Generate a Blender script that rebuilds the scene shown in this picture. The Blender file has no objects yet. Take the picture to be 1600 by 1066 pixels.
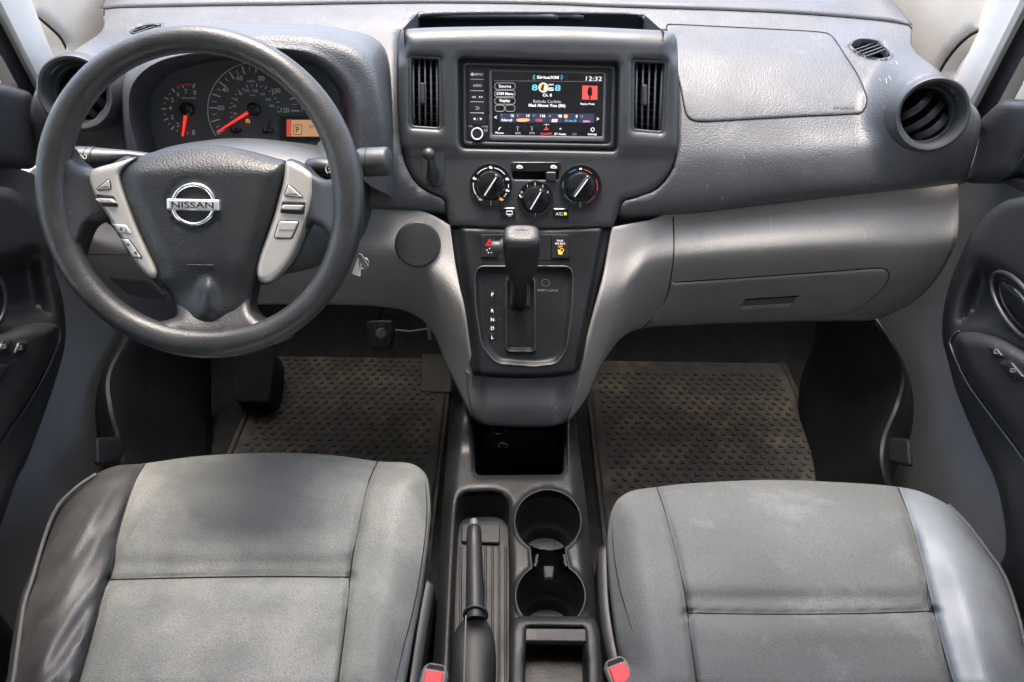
import bpy, bmesh, math, random
import numpy as np
from mathutils import Vector, Matrix
from mathutils.bvhtree import BVHTree
from mathutils.geometry import delaunay_2d_cdt
random.seed(7); rng = np.random.default_rng(7)

# ------------------------------------------------------------------ camera, sky, sun, exposure
SC = bpy.context.scene
FPX = 1120.0
PIT, ROL = math.radians(38), math.radians(.8)
CAM = np.array([0, 0, 1.25])
_X = np.array([1., 0, 0]); _U = np.array([0, math.sin(PIT), math.cos(PIT)]); FW = np.array([0, math.cos(PIT), -math.sin(PIT)])
RT = _X*math.cos(ROL)+_U*math.sin(ROL); UP = _U*math.cos(ROL)-_X*math.sin(ROL)
cd = bpy.data.cameras.new('camera'); cam = bpy.data.objects.new('camera', cd); SC.collection.objects.link(cam)
cd.lens = 36*FPX/1600; cd.sensor_width = 36; cd.clip_start = .02; cd.clip_end = 500
cam.matrix_world = Matrix([[RT[i], UP[i], -FW[i], CAM[i]] for i in range(3)]+[[0, 0, 0, 1]])
SC.camera = cam
SUN_EL, SUN_AZ = 78, -12            # azimuth from +Y (ahead) towards +X
w = bpy.data.worlds.new('World'); SC.world = w; w.use_nodes = True
nt = w.node_tree; nt.nodes.clear()
sky = nt.nodes.new('ShaderNodeTexSky'); sky.sky_type = 'NISHITA'; sky.sun_disc = False
sky.sun_elevation = math.radians(SUN_EL); sky.sun_rotation = math.radians(SUN_AZ)
sky.air_density = 1.0; sky.dust_density = 5.0; sky.ozone_density = .6
bg = nt.nodes.new('ShaderNodeBackground'); bg.inputs[1].default_value = .15
wo = nt.nodes.new('ShaderNodeOutputWorld')
nt.links.new(sky.outputs[0], bg.inputs[0]); nt.links.new(bg.outputs[0], wo.inputs[0])
sd = bpy.data.lights.new('sun', 'SUN'); sd.energy = .6; sd.angle = math.radians(20); sd.color = (1, .95, .88)
sun = bpy.data.objects.new('sun', sd); SC.collection.objects.link(sun)
_e, _a = math.radians(SUN_EL), math.radians(SUN_AZ)
sun.rotation_euler = Vector((math.sin(_a)*math.cos(_e), math.cos(_a)*math.cos(_e), math.sin(_e))).to_track_quat('Z', 'Y').to_euler()
SC.view_settings.view_transform = 'Standard'; SC.view_settings.look = 'None'
SC.view_settings.gamma = 1; SC.view_settings.exposure = 2.58

# ------------------------------------------------------------------ materials
MATS = {}
def M(name, col, rough=.5, metal=0, grain=None, mott=None, dirt=None, emis=0, spec=.5, coat=0, fib=None, trans=0, scr=None):
    """grain (cells per metre, strength); mott (scale, amount); dirt (scale, threshold, colour, amount); fib weave; scr scratches"""
    m = bpy.data.materials.new(name); m.use_nodes = True; n = m.node_tree.nodes; l = m.node_tree.links
    b = n['Principled BSDF']; b.inputs['Base Color'].default_value = (*col, 1); b.inputs['Roughness'].default_value = rough
    b.inputs['Metallic'].default_value = metal; b.inputs['Specular IOR Level'].default_value = spec
    if coat: b.inputs['Coat Weight'].default_value = coat; b.inputs['Coat Roughness'].default_value = .08
    if trans: b.inputs['Transmission Weight'].default_value = trans
    if emis: b.inputs['Emission Color'].default_value = (*col, 1); b.inputs['Emission Strength'].default_value = emis
    tc = n.new('ShaderNodeTexCoord'); co = tc.outputs['Object']
    colsock = None
    def mixc(fac, c2, base):
        mx = n.new('ShaderNodeMix'); mx.data_type = 'RGBA'
        l.new(fac, mx.inputs[0])
        if base is None: mx.inputs[6].default_value = (*col, 1)
        else: l.new(base, mx.inputs[6])
        mx.inputs[7].default_value = (*c2, 1); return mx.outputs[2]
    def noise(s, det=4, ro=.55):
        t = n.new('ShaderNodeTexNoise'); t.inputs['Scale'].default_value = s; t.inputs['Detail'].default_value = det
        t.inputs['Roughness'].default_value = ro; l.new(co, t.inputs['Vector']); return t.outputs['Fac']
    def ramp(f, a, b_, lo=0., hi=1.):
        r = n.new('ShaderNodeMapRange'); r.inputs[1].default_value = a; r.inputs[2].default_value = b_
        r.inputs[3].default_value = lo; r.inputs[4].default_value = hi; l.new(f, r.inputs[0]); return r.outputs[0]
    if mott:
        f = ramp(noise(mott[0]), .35, .7, 0, mott[1])
        colsock = mixc(f, tuple(min(1, c*1.9+.01) for c in col), colsock)
        r = ramp(noise(mott[0]*1.7), .3, .7, max(.05, rough-.10), min(1, rough+.10)); l.new(r, b.inputs['Roughness'])
    if dirt:
        f = ramp(noise(dirt[0], *(dirt[4] if len(dirt) > 4 else (7, .65))), dirt[1], dirt[1]+.14, 0, dirt[3]); colsock = mixc(f, dirt[2], colsock)
    if scr:
        mp = n.new('ShaderNodeMapping'); mp.inputs['Scale'].default_value = scr[0]; mp.inputs['Rotation'].default_value = (.3, .5, .7)
        l.new(co, mp.inputs[0]); t = n.new('ShaderNodeTexNoise'); t.inputs['Scale'].default_value = 1; t.inputs['Detail'].default_value = 2
        l.new(mp.outputs[0], t.inputs['Vector'])
        big = ramp(noise(9, 2), .5, .62); f = ramp(t.outputs['Fac'], .66, .72, 0, scr[1])
        mm = n.new('ShaderNodeMath'); mm.operation = 'MULTIPLY'; l.new(f, mm.inputs[0]); l.new(big, mm.inputs[1])
        colsock = mixc(mm.outputs[0], (.5, .5, .5), colsock)
    bump = None
    if grain:
        v = n.new('ShaderNodeTexVoronoi'); v.inputs['Scale'].default_value = grain[0]; v.inputs['Randomness'].default_value = 1
        l.new(co, v.inputs['Vector'])
        bp = n.new('ShaderNodeBump'); bp.inputs['Strength'].default_value = grain[1]; bp.inputs['Distance'].default_value = .0006
        bp.invert = True
        l.new(v.outputs['Distance'], bp.inputs['Height']); bump = bp
        if fib:
            mm = ramp(v.outputs['Distance'], .1, .7, 0, fib); colsock = mixc(mm, tuple(c*.45 for c in col), colsock)
    bp2 = n.new('ShaderNodeBump'); bp2.inputs['Strength'].default_value = .25; bp2.inputs['Distance'].default_value = .002
    l.new(noise(35, 5), bp2.inputs['Height'])
    if bump: l.new(bump.outputs[0], bp2.inputs['Normal'])
    if not emis: l.new(bp2.outputs[0], b.inputs['Normal'])
    if colsock is not None: l.new(colsock, b.inputs['Base Color'])
    MATS[name] = m; return m

M('pad', (.044, .048, .053), .44, grain=(420, .8), mott=(7, .35), dirt=(26, .60, (.16, .16, .16), .35))
M('bezel', (.032, .035, .037), .38, grain=(900, .15), mott=(8, .25))
M('grey', (.245, .240, .228), .56, grain=(480, .7), mott=(6, .2), dirt=(30, .62, (.42, .42, .42), .3), scr=((300, 14, 40), .25))
M('lid', (.085, .090, .096), .5, grain=(800, .12), mott=(10, .15), scr=((240, 9, 40), .6))
M('wheel', (.017, .018, .0185), .38, grain=(480, .35), mott=(11, .5), dirt=(60, .6, (.13, .13, .13), .4))
M('hub', (.013, .0145, .016), .42, grain=(430, .55), mott=(8, .25))
M('silver', (.50, .485, .46), .38, metal=.55, grain=(1500, .08))
M('chrome', (.75, .76, .78), .12, metal=1)
M('recess_shade_grey', (.13, .13, .13), .6); M('satin_chrome', (.80, .80, .80), .32, metal=.85)
M('black', (.011, .012, .013), .38, mott=(12, .3))
M('gloss', (.008, .009, .010), .16, coat=.5)
M('matte', (.009, .0095, .011), .8)
M('void', (.003, .003, .004), .9)
M('seam', (.004, .004, .005), .9)
M('console', (.009, .010, .0115), .40, spec=.25, grain=(600, .3), mott=(9, .35), dirt=(50, .64, (.12, .12, .12), .4))
M('fabric', (.158, .167, .161), .92, grain=(560, .7), mott=(4, .25), dirt=(5, .48, (.38, .38, .36), .45, (6, .6)), spec=.25, fib=.45)
M('fabric_dark', (.090, .098, .102), .92, grain=(560, .7), mott=(4, .3), dirt=(9, .53, (.19, .205, .22), .5, (9, .66)), spec=.25, fib=.45)
M('fabric_side', (.19, .175, .15), .95, grain=(430, .8), mott=(20, .5), spec=.2, fib=.6)
M('vinyl', (.042, .042, .043), .5, grain=(600, .5), mott=(14, .6), dirt=(40, .58, (.14, .13, .12), .5))
M('vinyl_blue', (.12, .137, .158), .50, grain=(600, .35), mott=(12, .4))
M('piping', (.10, .10, .10), .7)
M('beige', (.52, .47, .39), .6, grain=(500, .2), mott=(5, .2))
M('trim', (.50, .49, .46), .6, grain=(500, .25), mott=(6, .2))
M('door_grey', (.185, .188, .19), .55, grain=(480, .4), mott=(5, .2))
M('door_dark', (.018, .019, .021), .42, grain=(480, .5), mott=(8, .3))
M('seal', (.008, .008, .009), .6)
M('rubber', (.016, .016, .015), .6, mott=(25, .5))
M('rubber_dirty', (.022, .020, .017), .75, mott=(25, .6), dirt=(8, .49, (.115, .094, .062), .8, (9, .68)))
M('carpet', (.0035, .004, .0048), .95, grain=(300, .9), mott=(20, .4))
M('panel_black', (.007, .008, .0095), .30, mott=(6, .3), dirt=(40, .68, (.06, .06, .06), .3))
M('concrete', (.62, .57, .49), .9, grain=(120, .6), mott=(3, .4), dirt=(8, .6, (.2, .18, .15), .4))
M('white_paint', (.78, .79, .80), .25, coat=.4)
M('white', (.8, .8, .8), .5); M('print', (.75, .76, .77), .5); M('print_dim', (.22, .23, .24), .5)
M('red', (.65, .03, .04), .35); M('red_dim', (.55, .05, .03), .5); M('blue_print', (.08, .20, .40), .5); M('red_print', (.62, .06, .07), .5)
M('dial', (.075, .083, .089), .6, grain=(900, .1), mott=(30, .2))
M('needle', (.80, .04, .03), .4, emis=0.17)
M('lcd', (.46, .25, .13), .4, emis=0.15); M('lcd_red', (.6, .08, .04), .4, emis=0.11); M('orange', (.9, .35, .04), .5, emis=0.20); M('red_lit', (.9, .02, .03), .5, emis=0.25)
M('kick', (.008, .009, .010), .5, mott=(6, .3)); M('pedal', (.05, .05, .052), .5, dirt=(40, .5, (.12, .11, .1), .5)); M('scuff', (.33, .33, .33), .7); M('screen', (.006, .007, .010), .2, coat=.4)
M('s_white', (.75, .73, .70), .5, emis=0.21); M('s_grey', (.38, .37, .36), .5, emis=0.14); M('s_blue', (.10, .42, .58), .5, emis=0.20)
M('s_red', (.80, .06, .05), .5, emis=0.17); M('s_band', (.020, .025, .050), .4, emis=0.17); M('s_orange', (.9, .32, .10), .5, emis=0.17)
M('s_pink', (.8, .4, .5), .5, emis=0.14); M('s_line', (.2, .2, .21), .5, emis=0.11); M('led', (.75, .85, .05), .4, emis=0.25)
M('headliner', (.6, .58, .55), .9); M('rib_metal', (.3, .3, .3), .35, metal=.8); M('tag_white', (.7, .7, .66), .5)

def pane_mat():
    m = bpy.data.materials.new('pane'); m.use_nodes = True; n = m.node_tree.nodes; l = m.node_tree.links; n.remove(n['Principled BSDF'])
    t = n.new('ShaderNodeBsdfTransparent'); t.inputs[0].default_value = (.93, .96, .95, 1); g = n.new('ShaderNodeBsdfGlossy'); g.inputs['Roughness'].default_value = .02
    f = n.new('ShaderNodeFresnel'); f.inputs[0].default_value = 1.45; x = n.new('ShaderNodeMixShader')
    l.new(f.outputs[0], x.inputs[0]); l.new(t.outputs[0], x.inputs[1]); l.new(g.outputs[0], x.inputs[2]); l.new(x.outputs[0], n['Material Output'].inputs[0]); MATS['pane'] = m
pane_mat()
# ------------------------------------------------------------------ projection of photograph points on to real surfaces
def rays(uv):
    uv = np.atleast_2d(np.asarray(uv, float))
    return ((uv[:, 0:1]-800)/FPX)*RT+((533-uv[:, 1:2])/FPX)*UP+FW
class Fr:
    """plane with axes; on(uv,h) = where the sight line meets the plane raised by h"""
    def __init__(s, o, n, up=(0, 0, 1)):
        s.o = np.array(o, float); n = np.array(n, float); s.n = n/np.linalg.norm(n)
        ex = np.cross(up, s.n)
        if np.linalg.norm(ex) < 1e-3: ex = np.array([1., 0, 0])
        s.ex = ex/np.linalg.norm(ex); s.ey = np.cross(s.n, s.ex)
    def on(s, uv, h=0.):
        d = rays(uv); t = ((s.o-CAM)@s.n+h)/(d@s.n); return CAM+d*np.atleast_1d(t)[:, None]
    def ab(s, uv):
        q = s.on(uv)-s.o; return np.stack([q@s.ex, q@s.ey], 1)
    def w(s, a, b, h=0.): return s.o+s.ex*a+s.ey*b+s.n*h
def P(u, v, y=None, z=None, x=None):
    d = rays([(u, v)])[0]
    t = (y/d[1]) if y is not None else ((z-1.25)/d[2] if z is not None else x/d[0])
    return CAM+d*t
def PY(uvy):
    a = np.asarray(uvy, float); d = rays(a[:, :2]); return CAM+d*(a[:, 2]/d[:, 1])[:, None]
class Surf:
    """sight lines dropped on to a built mesh"""
    def __init__(s, ob): s.b = BVH[ob.name]
    def on(s, uv, h=0.):
        out = []; s.last = []; hh = np.broadcast_to(h, (len(np.atleast_2d(uv)),))
        for d, k in zip(rays(uv), hh):
            r = s.b.ray_cast(Vector(CAM), Vector(d).normalized())
            if r[0] is None: r = s.b.find_nearest(Vector(CAM+d*1.25))
            n = r[1] if r[1].dot(Vector(d)) < 0 else -r[1]
            out.append(np.array(r[0])+np.array(n)*k); s.last.append(np.array(n))
        return np.array(out)
    def nrm(s, u, v):
        d = rays([(u, v)])[0]; r = s.b.ray_cast(Vector(CAM), Vector(d).normalized())
        if r[0] is None: r = s.b.find_nearest(Vector(CAM+d*1.15))
        n = r[1]; return np.array(n if n.dot(Vector(rays([(u, v)])[0])) < 0 else -n)
BVH = {}
# ------------------------------------------------------------------ curves
def cr(p, n, closed=False):
    p = np.asarray(p, float); N = len(p); out = []
    for i in range(N if closed else N-1):
        if closed: a, b, c, d = p[(i-1) % N], p[i], p[(i+1) % N], p[(i+2) % N]
        else: b, c = p[i], p[i+1]; a = p[i-1] if i else 2*b-c; d = p[i+2] if i+2 < N else 2*c-b
        for k in range(n):
            t = k/n; out.append(.5*((2*b)+(c-a)*t+(2*a-5*b+4*c-d)*t*t+(3*b-3*c+d-a)*t**3))
    if not closed: out.append(p[-1])
    return np.array(out)
def resample(p, step):
    p = np.asarray(p, float); q = np.vstack([p, p[:1]]); L = np.r_[0, np.cumsum(np.linalg.norm(np.diff(q, axis=0), axis=1))]
    n = max(6, int(L[-1]/step)); t = np.linspace(0, L[-1], n, endpoint=False)
    return np.stack([np.interp(t, L, q[:, k]) for k in range(q.shape[1])], 1)
def cs(p, n=8): return cr(p, n, True)
def rp(pts, r, n=5):
    """polygon with rounded corners; r a number or one per corner"""
    pts = [np.array(p, float) for p in pts]; N = len(pts); out = []
    for i in range(N):
        a, b, c = pts[i-1], pts[i], pts[(i+1) % N]; rr = r[i] if hasattr(r, '__len__') else r
        la, lc = np.linalg.norm(a-b), np.linalg.norm(c-b); q = min(rr, la*.49, lc*.49)
        s, e = b+(a-b)/la*q, b+(c-b)/lc*q
        for k in range(n+1):
            t = k/n; out.append((1-t)**2*s+2*t*(1-t)*b+t*t*e)
    return np.array(out)
def rr(u0, v0, u1, v1, r=3): return rp([(u0, v0), (u1, v0), (u1, v1), (u0, v1)], r)
def circ(u, v, r, n=32, ry=None): 
    a = np.linspace(0, 2*np.pi, n, endpoint=False); return np.stack([u+r*np.cos(a), v+(ry or r)*np.sin(a)], 1)
def inside(pts, poly):
    pts = np.atleast_2d(pts); x, y = pts[:, 0], pts[:, 1]; c = np.zeros(len(pts), bool); poly = np.asarray(poly); q = np.roll(poly, 1, 0)
    for (x1, y1), (x2, y2) in zip(poly[:, :2], q[:, :2]):
        if y1 == y2: continue
        c ^= ((y1 > y) != (y2 > y)) & (x < (x2-x1)*(y-y1)/(y2-y1)+x1)
    return c
def pdist(pts, line, closed=True):
    pts = np.atleast_2d(pts)[:, :2]; a = np.asarray(line, float)[:, :2]; b = np.roll(a, -1, 0)
    if not closed: a, b = a[:-1], b[:-1]
    best = np.full(len(pts), 1e9)
    for p, q in zip(a, b):
        d = q-p; L = d@d
        if L < 1e-12: continue
        t = np.clip(((pts-p)@d)/L, 0, 1); best = np.minimum(best, np.linalg.norm(pts-(p+t[:, None]*d), axis=1))
    return best
def sm(x): x = np.clip(x, 0, 1); return x*x*(3-2*x)
# ------------------------------------------------------------------ objects
def tag(o, label=None, cat=None, group=None, kind=None):
    for k, v in (('label', label), ('category', cat), ('group', group), ('kind', kind)):
        if v: o[k] = v
    return o
ROOTS = {}
def thing(name, loc, label, cat, group=None):
    o = bpy.data.objects.new(name, None); SC.collection.objects.link(o); o.location = Vector(loc); o.empty_display_size = .05
    return tag(o, label, cat, group)
def worldloc(o):
    v = Vector((0, 0, 0))
    while o: v = v+o.location; o = o.parent
    return v
def mk(name, verts, faces, mat, parent=None, smooth=True, bvh=False, sharp=35, flip=True):
    """mesh in world coordinates, put under its parent"""
    verts = np.asarray(verts, float)
    if flip and len(faces):
        f = faces[:400]; s = 0
        for q in f:
            a, b, c = verts[q[0]], verts[q[1]], verts[q[2]]; s += np.dot(np.cross(b-a, c-a), CAM-a)
        if s < 0: faces = [tuple(reversed(q)) for q in faces]
    me = bpy.data.meshes.new(name); me.from_pydata([tuple(v) for v in verts], [], [tuple(int(i) for i in f) for f in faces])
    me.materials.append(MATS[mat] if isinstance(mat, str) else mat)
    if smooth:
        me.shade_smooth()
        if sharp: me.set_sharp_from_angle(angle=math.radians(sharp))
    o = bpy.data.objects.new(name, me); SC.collection.objects.link(o)
    if parent is not None: o.parent = parent; o.location = -worldloc(parent)
    if bvh: BVH[o.name] = BVHTree.FromPolygons([Vector(v) for v in verts], [tuple(int(i) for i in f) for f in faces])
    return o
def solid(o, t, off=-1):
    m = o.modifiers.new('thickness', 'SOLIDIFY'); m.thickness = t; m.offset = off; return o
def loft(name, rows, nu, nv, mat, parent=None, holes=(), deform=None, thick=.006, bvh=True, y=True, closed=False):
    """rows of (u, v, depth y) control points -> smooth sheet; or world points when y=False"""
    rows = np.array([cr(r, nu, closed) if nu > 1 else np.array(r, float) for r in rows])
    g = np.stack([cr(rows[:, j], nv) for j in range(rows.shape[1])], 1) if nv > 1 else rows
    R_, C_ = g.shape[:2]; flat = g.reshape(-1, 3).copy()
    if deform is not None: flat = deform(flat)
    faces = []; hp = [np.asarray(h) for h in holes]
    cc = C_ if closed else C_-1
    for i in range(R_-1):
        for j in range(cc):
            k = (j+1) % C_
            faces.append((i*C_+j, i*C_+k, (i+1)*C_+k, (i+1)*C_+j))
    allf = list(faces)
    if hp:
        cen = np.array([flat[list(f), :2].mean(0) for f in faces]); keep = np.ones(len(faces), bool)
        for h in hp: keep &= ~inside(cen, h)
        cutv = {i for f, k in zip(faces, keep) if not k for i in f}; faces = [f for f, k in zip(faces, keep) if k]
        dense = np.vstack([resample(h, 1.0) for h in hp])        # draw the cut edge on to the true outline
        for i in cutv & {i for f in faces for i in f}:
            dd = np.hypot(dense[:, 0]-flat[i, 0], dense[:, 1]-flat[i, 1]); flat[i, :2] = dense[np.argmin(dd)]
    pts = PY(flat) if y else flat
    o = mk(name, pts, faces, mat, parent)
    if bvh: BVH[o.name] = BVHTree.FromPolygons([Vector(v) for v in pts], allf)
    if thick: solid(o, thick)
    return o
def relief(name, mp, outer, H, mat, parent=None, holes=(), step=6, skirt=.01, k=None, edge=3, ins=(1, 2.4, 4.5), bvh=False, sharp=50):
    """outline with real thickness on a surface. H: height or function(uv, edge distance)"""
    loops = [resample(outer, edge)]+[resample(h, edge) for h in holes]
    pts = []; edges = []
    for L in loops:
        b = len(pts); n = len(L); pts += list(L); edges += [(b+i, b+(i+1) % n) for i in range(n)]
    allp = np.array(pts)
    def dist(q):
        d = np.full(len(q), 1e9)
        for L in loops: d = np.minimum(d, pdist(q, L))
        return d
    def isin(q):
        c = inside(q, loops[0])
        for h in loops[1:]: c &= ~inside(q, h)
        return c
    extra = []
    for L in loops:
        t = np.roll(L, -1, 0)-np.roll(L, 1, 0); n = np.stack([-t[:, 1], t[:, 0]], 1); n /= np.linalg.norm(n, axis=1)[:, None]+1e-9
        for i in ins:
            for s in (1, -1):
                q = L+n*i*s; q = q[isin(q)]
                if len(q): q = q[dist(q) > i*.9]; extra += list(q)
    lo, hi = loops[0].min(0), loops[0].max(0)
    gu, gv = np.meshgrid(np.arange(lo[0], hi[0], step), np.arange(lo[1], hi[1], step)); gu[1::2] += step/2
    g = np.stack([gu.ravel(), gv.ravel()], 1); g = g[isin(g)]
    if len(g): g = g[dist(g) > (ins[-1] if ins else 0)+step*.45]; extra += list(g)
    pts = pts+extra
    vv, ee, ff, *_ = delaunay_2d_cdt([Vector(p) for p in pts], edges, [], 0, 1e-4)
    uv = np.array([tuple(v) for v in vv]); cen = np.array([uv[list(f)].mean(0) for f in ff]); ok = isin(cen)
    ff = [f for f, o in zip(ff, ok) if o]
    d = dist(uv)
    h = H(uv, d) if callable(H) else (H*np.sqrt(np.clip(1-(1-np.clip(d/(k or 3), 0, 1))**2, 0, 1)))
    W = mp.on(uv, h); NN = getattr(mp, 'last', None); V = list(W); F_ = [tuple(f) for f in ff]
    cnt = {}
    for f in F_:
        for a, b in zip(f, f[1:]+f[:1]): cnt.setdefault((min(a, b), max(a, b)), []).append((a, b))
    bd = [v[0] for v in cnt.values() if len(v) == 1]; mapd = {}
    if skirt is not None:
        sv = np.array(skirt, float) if hasattr(skirt, '__len__') else None
        for a in {i for e in bd for i in e}:
            if sv is not None: q = W[a]+sv
            else: q = W[a]-(mp.n if isinstance(mp, Fr) else NN[a])*skirt
            mapd[a] = len(V); V.append(q)
        F_ += [(b, a, mapd[a], mapd[b]) for a, b in bd]
    return mk(name, V, F_, mat, parent, bvh=bvh, sharp=sharp)
def plate(name, fr, outline, h0, h1, mat, parent=None, bev=.0004, px=True):
    """small solid slab between heights h0 and h1 on a frame, outline in photograph pixels or frame metres"""
    ab = fr.ab(outline) if px else np.asarray(outline, float)
    area = .5*np.sum(ab[:, 0]*np.roll(ab[:, 1], -1)-np.roll(ab[:, 0], -1)*ab[:, 1])
    if area < 0: ab = ab[::-1]
    t = np.roll(ab, -1, 0)-np.roll(ab, 1, 0); n = np.stack([-t[:, 1], t[:, 0]], 1); n /= np.linalg.norm(n, axis=1)[:, None]+1e-12
    N = len(ab); V = []; F_ = []
    for off, h in ((0, h0), (0, h1-bev), (bev, h1)):
        q = ab+n*off; V += [fr.w(a, b, h) for a, b in q]
    for r in range(2): F_ += [(r*N+i, r*N+(i+1) % N, (r+1)*N+(i+1) % N, (r+1)*N+i) for i in range(N)]
    F_.append(tuple(2*N+i for i in range(N)))
    return mk(name, V, F_, mat, parent, flip=False)
def tube(name, pts, r, mat, parent=None, closed=False, seg=8, flat=None, cap=True):
    p = np.asarray(pts, float); N = len(p); r = np.broadcast_to(r, (N,)); t = (np.roll(p, -1, 0)-np.roll(p, 1, 0)) if closed else np.gradient(p, axis=0)
    t /= np.linalg.norm(t, axis=1)[:, None]+1e-12
    up = np.array([0., -.3, 1]) if abs(t[0][2]) < .9 else np.array([0, 1., 0]); a = np.cross(t[0], up); a /= np.linalg.norm(a); V = []
    for i in range(N):
        a = a-t[i]*(a@t[i]); a /= np.linalg.norm(a); b = np.cross(t[i], a)
        for k in range(seg):
            th = 2*math.pi*k/seg; V.append(p[i]+(a*math.cos(th)+b*math.sin(th)*(flat or 1))*r[i])
    F_ = []
    for i in range(N if closed else N-1):
        j = (i+1) % N
        for k in range(seg): m = (k+1) % seg; F_.append((i*seg+k, i*seg+m, j*seg+m, j*seg+k))
    if cap and not closed: F_.append(tuple(reversed(range(seg)))); F_.append(tuple((N-1)*seg+k for k in range(seg)))
    return mk(name, V, F_, mat, parent, flip=False, sharp=60)
def lathe(name, o, n, prof, mat, parent=None, seg=40, up=(0, 0, 1), ry=1.0, cap=True, sharp=40):
    fr = Fr(o, n, up); V = []; F_ = []
    for r, h in prof:
        for k in range(seg): th = 2*math.pi*k/seg; V.append(fr.w(r*math.cos(th), r*ry*math.sin(th), h))
    for i in range(len(prof)-1):
        for k in range(seg): m = (k+1) % seg; F_.append((i*seg+k, i*seg+m, (i+1)*seg+m, (i+1)*seg+k))
    if cap: F_.append(tuple((len(prof)-1)*seg+k for k in range(seg)))
    return mk(name, V, F_, mat, parent, flip=False, sharp=sharp)
def box(name, a, b, mat, parent=None, bev=0.):
    (x0, y0, z0), (x1, y1, z1) = a, b
    V = [(x, y, z) for z in (z0, z1) for x, y in ((x0, y0), (x1, y0), (x1, y1), (x0, y1))]
    F_ = [(3, 2, 1, 0), (4, 5, 6, 7), (0, 1, 5, 4), (1, 2, 6, 5), (2, 3, 7, 6), (3, 0, 4, 7)]
    o = mk(name, V, F_, mat, parent, flip=False, smooth=False)
    if bev: m = o.modifiers.new('bevel', 'BEVEL'); m.width = bev; m.segments = 3
    return o
def line(name, surf, pts, r, mat, parent=None, n=6, closed=False, h=0., curve=True):
    """thin seam / piping / printed arc lying on a surface"""
    p = cr(pts, n, closed) if curve else resample(pts, 3) if closed else np.asarray(pts, float)
    if not curve and not closed: p = np.array([q for a, b in zip(p[:-1], p[1:]) for q in np.linspace(a, b, 8, endpoint=False)]+[p[-1]])
    return tube(name, surf.on(p, h), r, mat, parent, closed=closed, seg=6)
FONTS = []
def text(s, fr, u, v, h, mat, parent, width=None, hh=.0006, name='lettering', bold=0., rot=0.):
    """lettering: centre at photograph point, capital height and width in photograph pixels"""
    c = bpy.data.curves.new(name, 'FONT'); c.body = s; c.align_x = 'CENTER'; c.align_y = 'CENTER'; c.resolution_u = 3
    c.extrude = .00015; c.offset = bold
    ab = fr.ab([(u, v), (u+1, v), (u, v-1)]); sx = np.linalg.norm(ab[1]-ab[0]); sy = np.linalg.norm(ab[2]-ab[0])
    c.size = h*sy/.70; c.offset = bold*.45*h*sy
    o = bpy.data.objects.new(name, c); SC.collection.objects.link(o)
    FONTS.append((o, fr, ab[0], width*sx if width else None, mat, parent, hh, rot)); return o
def finish_text():
    bpy.context.view_layer.update(); dg = bpy.context.evaluated_depsgraph_get(); made = []
    for o, fr, ab, wd, mat, parent, hh, rot in FONTS:
        me = bpy.data.meshes.new_from_object(o.evaluated_get(dg)); me.name = 'lettering'
        co = np.array([v.co[:] for v in me.vertices])
        if not len(co): continue
        cx = (co[:, 0].min()+co[:, 0].max())/2; cy = (co[:, 1].min()+co[:, 1].max())/2 if len(o.data.body) < 3 else c_y(co)
        s = wd/(np.ptp(co[:, 0])+1e-9) if wd else 1
        q = co.copy(); q[:, 0] = (co[:, 0]-cx)*s; q[:, 1] = co[:, 1]-cy
        ca, sa = math.cos(rot), math.sin(rot)
        W = np.array([fr.w(ab[0]+a*ca-b*sa, ab[1]+a*sa+b*ca, hh+c) for a, b, c in q])
        for v, p in zip(me.vertices, W): v.co = p
        me.materials.clear(); me.materials.append(MATS[mat])
        n = o.name; nm = o.data.name.split('.')[0]
        ob = bpy.data.objects.new(nm, me); SC.collection.objects.link(ob); ob.parent = parent; ob.location = -worldloc(parent); made.append(o)
    for o in made: bpy.data.objects.remove(o)
def c_y(co): return (co[:, 1].min()+co[:, 1].max())/2
def rounded(H, k): return lambda uv, d: H*np.sqrt(np.clip(1-(1-np.clip(d/k, 0, 1))**2, 0, 1))
# roof and rear of the cabin (outside the picture, they shade it; the rear wall is added for contrast)
rf = loft('roof', [[(x, y, 1.50-.10*(abs(x)/.8)**4-.03*max(0, (y+.2)/.9)**2) for x in (-.82, -.6, -.3, 0, .3, .6, .82)] for y in (-1.3, -.6, 0, .45, .72)], 3, 3, 'headliner', y=False, thick=.03, bvh=False); tag(rf, kind='structure')
for s_ in (-1, 1): tag(box('door_outer', (s_*.835-.015, -.25, -.1), (s_*.835+.015, 1.15, .72), 'white_paint'), kind='structure')
for s_ in (-1, 1): tag(box('front_wing', (s_*.87-.015, 1.15, -.1), (s_*.87+.015, 1.76, .86), 'white_paint'), kind='structure')
tag(box('bonnet', (-.85, 1.68, .84), (.85, 2.6, .88), 'white_paint'), kind='structure')
tag(box('added_rear_wall', (-.85, -1.34, -.1), (.85, -1.30, 1.5), 'door_grey'), kind='structure')  # unseen wall, added to block light from behind and deepen contrast
for s_ in (-1, 1): tag(box('cabin_side_wall', (s_*.83-.015, -1.3, -.1), (s_*.83+.015, -.25, 1.45), 'door_grey'), kind='structure')
# ================================================================== THE SETTING
Z = (0, 0, 1)
ground = mk('ground', [(-60, -60, -.55), (60, -60, -.55), (60, 60, -.55), (-60, 60, -.55)], [(0, 1, 2, 3)], 'concrete', flip=False); tag(ground, kind='structure')
fl = loft('floor', [[(x, y, z) for x in (-.87, -.4, 0, .4, .87)] for y, z in ((-.2, 0), (.6, 0), (1.2, 0), (1.48, .0), (1.60, .12), (1.72, .42), (1.74, .62))], 6, 5, 'carpet', y=False, thick=.01, bvh=False); tag(fl, kind='structure')

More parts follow.
